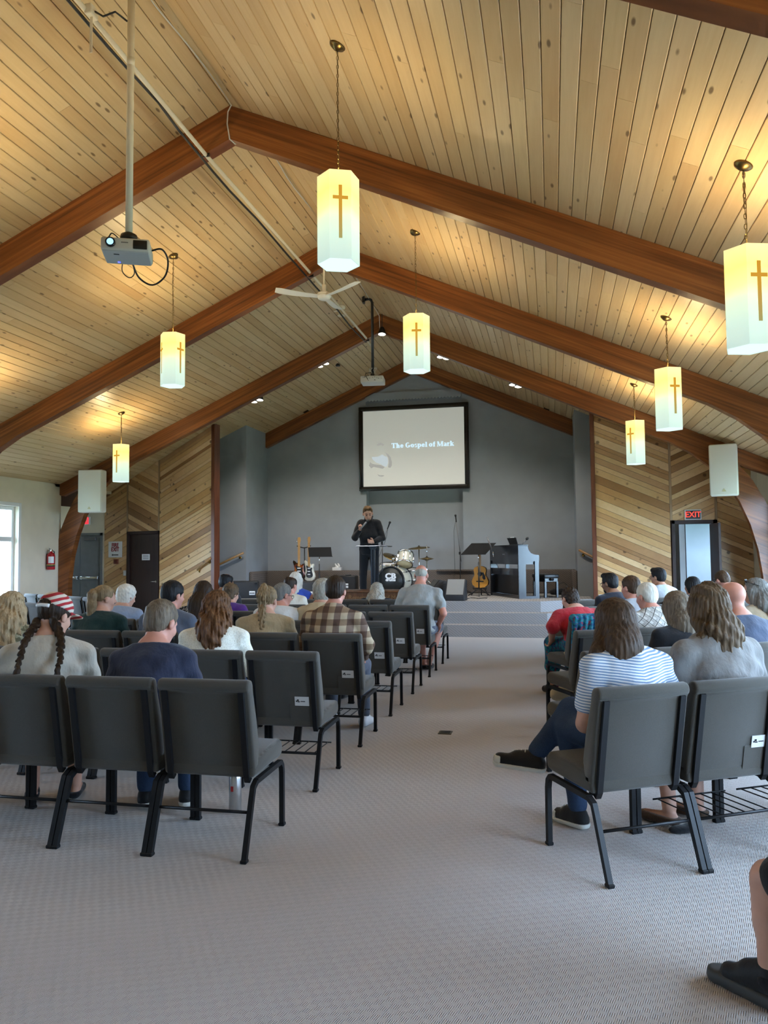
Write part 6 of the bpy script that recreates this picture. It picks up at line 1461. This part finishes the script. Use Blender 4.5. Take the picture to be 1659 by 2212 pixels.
gs = st(658, 16.95); zt = sp(658, 1182, 16.95).z-STZ; r = empty('guitar_stand', gs, 0, 'black double guitar stand with a tall post', 'guitar stand')
MB().tube([(0,0,.05),(0,0,zt)],.014,8).build('post', m_blackm, r); MB().tube([(-.16,-.07,zt+.03),(-.08,-.03,zt+.0),(0,0,zt-.02),(.08,-.03,zt+.0),(.17,-.07,zt+.03)],.012,8).build('yoke', m_blackm, r)
for s in (-1, 1): MB().tube([(s*.02,0,.12),(s*.12,-.20,.10),(s*.18,-.20,.10),(s*.18,-.26,.13)],.010,6).build('cradle', m_blackm, r)
for k in range(3): a = k*2.1+.4; MB().tube([(0,0,.14),(.3*math.cos(a),.3*math.sin(a),.012)],.010,6).build('foot', m_blackm, r)
# acoustic guitar
ac = sp(1038, 1250, 16.35); zb_ = sp(1038, 1270, 16.35).z; r = empty('acoustic_guitar', (ac.x,16.35,zb_), math.radians(-8), 'natural wood acoustic guitar on a stand beside the piano', 'guitar')
AG = [(0,0),(.10,.012),(.165,.07),(.18,.14),(.15,.215),(.118,.265),(.122,.32),(.135,.37),(.12,.425),(.06,.455),(0,.46)]; AG = AG+[(-x,z) for x,z in AG[-2:0:-1]]
m_spruce = plain('spruce_orange', (.62,.29,.055), .22, var=.08, spec=.5); guitar_body(AG, .10, 'body', plain('guitar_side', (.06,.025,.012), .3), r, .006); MB().prism([(x*.985,z*.985+.003) for x,z in AG],-.054,-.0495).build('soundboard', m_spruce, r)
MB().lathe([(0,0),(.05,0),(.05,.003),(0,.003)],24,(0,-.054,.295),Matrix.Rotation(math.pi/2,3,'X')).build('sound_hole', m_black, r); MB().prism([(.04,.32),(.075,.33),(.115,.25),(.12,.19),(.085,.17),(.05,.21),(.055,.26)],-.058,-.054).build('pickguard', m_black, r); MB().rbox((-.08,-.064,.125),(.08,-.054,.15),.004,1).build('bridge', m_black, r)
MB().box((-.026,-.06,.34),(.026,-.04,.74)).build('neck', m_neck, r); MB().rbox((-.035,-.056,.74),(.035,-.036,.86),.004,1).build('headstock', m_black, r)
for k in range(6): x = -.02+.008*k; MB().box((x-.0008,-.0665,.14),(x+.0008,-.0650,.76)).build('string', m_chrome, r)
MB().tube([(0,.06,.0),(-.14,-.08,-.02),(-.14,-.10,.03)],.010,6).tube([(0,.06,.0),(.14,-.08,-.02),(.14,-.10,.03)],.010,6).tube([(0,.06,-(zb_-STZ)+.01),(0,.06,.35)],.012,6).tube([(-.18,-.1,-(zb_-STZ)+.012),(0,.06,.1),(.18,-.1,-(zb_-STZ)+.012)],.010,6).build('stand', m_blackm, r)
# ---- upright piano, bench, tablet desk
pa = V((-1.30,16.55,STZ)); pb = V((-.645,15.14,STZ)); ydir = (pb-pa).normalized(); PL = (pb-pa).length
ang = math.atan2(ydir.y, ydir.x); r = empty('upright_piano', pa, ang, 'black upright digital piano with its back to the hall', 'piano'); m_pno = plain('piano_black', (.016,.018,.024), .22, spec=.6)
# local x runs along the back towards the hall, local y away to the keys
prof = [(0,0),(.15,0),(.15,.06),(.33,.06),(.33,0),(.42,0),(.43,.74),(.43,.84),(.33,.85),(.25,.89),(.20,.96),(.19,1.02),(0,1.02)]
for x0 in (0, PL-.04):
    m = MB(); m.box((x0,0,0),(x0+.04,.15,.72)); m.box((x0,.15,0),(x0+.04,.34,.05)); m.box((x0,.34,0),(x0+.04,.42,.72)); m.box((x0,0,.72),(x0+.04,.43,.735))
    m.prism([(0,.735),(.43,.735),(.43,.84),(.33,.85),(.255,.885),(.21,.95),(.195,1.02),(0,1.02)], x0, x0+.04, 'x'); m.build('side_panel', m_pno, r)
MB().box((.04,.0,.73),(PL-.04,.02,1.02)).build('back_panel', m_pno, r); MB().rbox((-.005,-.01,1.02),(PL+.005,.21,1.045),.005,1).build('lid', m_pno, r); MB().box((.04,.02,.66),(PL-.04,.43,.80)).build('key_bed', m_pno, r); MB().box((.04,.10,.06),(PL-.04,.12,.45)).build('lower_panel', m_black, r); MB().box((.04,.02,.45),(PL-.04,.04,.58)).build('cross_panel', m_pno, r)
MB().box((.04,.01,.0),(PL-.04,.05,.06)).build('bottom_rail', m_pno, r)
ky = MB(); 
for k in range(36): x = .10+(PL-.2)*k/36; ky.box((x,.27,.80),(x+(PL-.2)/36-.0015,.42,.822))
tag(ky.build('white_keys', m_signw, r), kind='stuff')
MB().rbox((PL*.5-.05,-.002,.852),(PL*.5+.07,0,.866),.001,1).build('maker_mark', plain('mark_silver', (.20,.20,.22), .4), r)
md_ = empty('tablet_desk', pa+ydir*(PL*.72)+V((0,0,1.045))+V((.06,.03,0)), ang, 'black tablet holder standing on the piano lid', 'tablet stand')
MB().add([(-.20,.02,0),(.20,.02,0),(.23,-.03,.14),(-.23,-.03,.14),(-.20,.03,0),(.20,.03,0),(.23,-.02,.14),(-.23,-.02,.14)],[(0,1,2,3),(7,6,5,4),(0,4,5,1),(1,5,6,2),(2,6,7,3),(3,7,4,0)]).build('panel', m_black, md_); MB().box((-.06,-.028,.14),(.12,-.02,.155)).build('paper', m_signw, md_); MB().rbox((-.2,.0,0),(.2,.12,.012),.004,1).build('foot', m_black, md_)
pm = sp(1126, 1178, 15.25); pe = sp(1140, 1162, 15.25); r = empty('microphone', pm, 0, 'black microphone leaning up over the right end of the piano', 'microphone'); d = pe-pm; Q = d.to_track_quat('Z','Y').to_matrix(); L_ = d.length
MB().lathe([(.010,-.03),(.014,L_-.05)],14,(0,0,0),Q).build('handle', plain('mic_grey', (.16,.16,.17), .35, .5), r); MB().lathe([(.014,L_-.05),(.028,L_-.03),(.028,L_),(0,L_+.02)],14,(0,0,0),Q).build('grille', m_black, r)
pm = sp(1065, 1192, 15.9); pe = sp(1052, 1160, 15.9); r = empty('piano_lamp', pm, 0, 'thin dark clip microphone arm at the left end of the piano', 'microphone'); MB().tube([(0,0,0),pe-pm],[.016,.012],8).build('arm', plain('mic_grey', (.16,.16,.17), .35, .5), r); MB().tube([(0,-.02,0),(.012,-.02,-.10)],.012,8).build('clip', m_chrome, r); MB().tube([(.01,-.02,-.1),(.04,-.03,-.2),(.12,-.03,-.35)],.004,6).build('cable', m_black, r)
bn = st(1178, 15.85); r = empty('piano_bench', bn, ang, 'black padded piano bench behind the piano', 'bench')
MB().rbox((-.30,-.16,.38),(.30,.16,.46),.02,3).build('seat', m_black, r); MB().rbox((-.28,-.14,.31),(.28,.14,.385),.006,1).build('apron', m_pno, r)
for x in (-.26,.26):
    for y in (-.125,.125): MB().rbox((x-.022,y-.022,0),(x+.022,y+.022,.32),.004,1).build('leg', m_pno, r)
for x in (-.31,.31): MB().lathe([(0,0),(.03,0),(.03,.03),(0,.035)],16,(x,0,.36),Matrix.Rotation(math.copysign(math.pi/2,x),3,'Y')).build('knob', m_pno, r)
# ---- floor monitors
def wedge(c, rz, w_, d_, h_, label, plate=None, light=None):
    r = empty('floor_monitor', c, math.radians(rz), label, 'monitor speaker', 'stage floor monitors')
    obj('cabinet', bevel_mesh(MB().prism([(0,0),(d_,0),(d_,.10),(d_*.42,h_),(.02,h_*.93)], -w_/2, w_/2, 'x'), .008, 2), plain('monitor_black', (.018,.019,.022), .6, bump=(150,.2)), r)
    y0, z0, y1, z1 = d_-.01, .115, d_*.42+.012, h_-.006
    nx = V((0, z1-z0, -(y1-y0))).normalized()*.006*(-1 if (z1-z0) < 0 else 1)
    MB().add([(-w_/2+.02,y0+nx.y,z0+nx.z),(w_/2-.02,y0+nx.y,z0+nx.z),(w_/2-.02,y1+nx.y,z1+nx.z),(-w_/2+.02,y1+nx.y,z1+nx.z)],[(0,1,2,3)]).build('grille', light or plain('monitor_grille', (.05,.05,.048), .6), r)
    for s in (-1, 1): MB().rbox((s*(w_/2-.03)-.03,-.004,h_*.80),(s*(w_/2-.03)+.03,.05,h_*.94),.004,1).build('corner', m_black, r)
    if plate: MB().rbox((plate-.06,-.008,.07),(plate+.06,.004,.15),.01,2).build('jack_plate', m_signw, r); [MB().lathe([(0,0),(.013,0),(.013,.006)],12,(plate-.035+.035*k,-.009,.11),Matrix.Rotation(math.pi/2,3,'X')).build('jack', m_black, r) for k in range(3)]
    MB().rbox((-w_/2-.004,d_*.3,h_*.4),(-w_/2+.002,d_*.5,h_*.6),.002,1).build('handle_recess', m_black, r)
wedge(st(527, 15.05), 12, .56, .42, .36, 'black floor monitor at the left end of the stage', .17); wedge(st(663, 14.95), -4, .44, .42, .36, 'black floor monitor with a pale jack plate below the white guitar', .06, plain('grille_grey', (.20,.20,.19), .6))
wedge(st(989, 14.80), 176, .36, .36, .40, 'black floor monitor with a grey grille facing the hall, nearest the steps', None, plain('grille_grey', (.20,.20,.19), .6)); wedge(st(962, 15.15), 115, .40, .40, .38, 'black floor monitor standing sideways right of the bald head', .1)
# ---- bag, cables, post
bg = st(1212, 16.75); r = empty('black_bag', bg, 0, 'limp black bag on the stage behind the piano bench', 'bag'); S = SDF((-.4,-.2,-.02),(.4,.2,.3),.012); S.ell((0,0,.05),(.22,.12,.08),None,.03); S.ell((-.15,.02,.06),(.1,.08,.06),None,.03); S.warp(lambda X,Y,Z_: .006*np.sin(40*X+30*Z_)); S.half((0,0,.003),(0,0,-1)); S.build('body', m_blackcl, r); MB().tube([(-.1,0,.1),(-.05,0,.22),(.05,0,.26),(.12,0,.2),(.15,0,.08)],.008,6).build('strap', m_black, r); MB().tube([(.05,0,.1),(.12,.0,.18),(.18,0,.14),(.2,0,.05)],.006,6).build('strap', m_black, r)
cbp = st(1015, 15.35); tag(MB().tube([cbp+V((-.25+.05*i+.04*math.sin(i*1.9), .12*math.sin(i*1.3)-.1, .008)) for i in range(13)],.007,6).build('floor_cable', m_black), 'black cable coiled on the stage beside the nearest floor monitor', 'cable')
pp = at_z(1226, 1310, .405); tag(MB().tube([(pp.x,pp.y,.405),(pp.x,pp.y,.405+.42)],.014,8).lathe([(.06,0),(.06,.012),(.016,.016)],16,(pp.x,pp.y,.405)).build('stand_post', m_blackm), 'slim black post standing on the step beside the red shirt', 'post')
# ---- things with the congregation
c_ = right[3, 0]; fl_ = empty('shawl', c_.location, RT, 'blue and red flowered shawl draped over a chair back beside the red shirt', 'shawl')
S = SDF((-.34,-.12,.30),(.34,.30,.95),.011)
S.cap((-.22,.065,.84),(.22,.065,.84),.045,.045,.02); 
for k in range(9): x = -.23+.0575*k; S.cap((x,.020,.84),(x+.012*math.sin(k*2.1),.075,.46+.05*math.sin(k*1.7)),.026,.022,.02)
for k in range(7): x = -.2+.065*k; S.cap((x,.115,.83),(x,.19,.64),.022,.018,.02)
S.build('cloth', pattern('blue_floral', f_floral), fl_)
hbp = at_z(1213, 1512, .205); r = empty('handbag', (hbp.x+.02, hbp.y, .0), RT, 'beige cloth handbag with dark trim under a chair in the third right row', 'handbag'); S = SDF((-.2,-.15,-.02),(.2,.15,.35),.01); S.ell((0,0,.26),(.13,.08,.07),None,.02); S.ell((0,0,.235),(.11,.085,.03),None,.02); S.build('body', cloth('beige_canvas', (.50,.43,.30)), r); MB().tube([(-.09,0,.31),(-.04,0,.335),(.05,0,.33),(.1,0,.30)],.007,6).build('strap', cloth('purple_strap', (.10,.03,.10)), r)
bk = sp(1240, 1415, 8.0); tag(MB().cbox(V((bk.x,bk.y,bk.z)),(.09,.012,.07),Matrix.Rotation(.5,3,'Z')@Matrix.Rotation(.9,3,'Y')).build('open_book', plain('page_cream', (.62,.52,.36), .7)), 'cream paged book held low beside the flowered shawl', 'book')
dsh = at_z(1472, 1798, 0); r = empty('dropped_glove', dsh, .4, 'small black cloth bundle on the carpet under the back right row', 'cloth'); S = SDF((-.15,-.1,-.02),(.15,.1,.1),.008); S.ell((0,0,.015),(.07,.04,.022),None,.01); S.ell((.05,.01,.02),(.03,.03,.02),None,.01); S.half((0,0,.002),(0,0,-1)); S.build('cloth', m_blackcl, r)
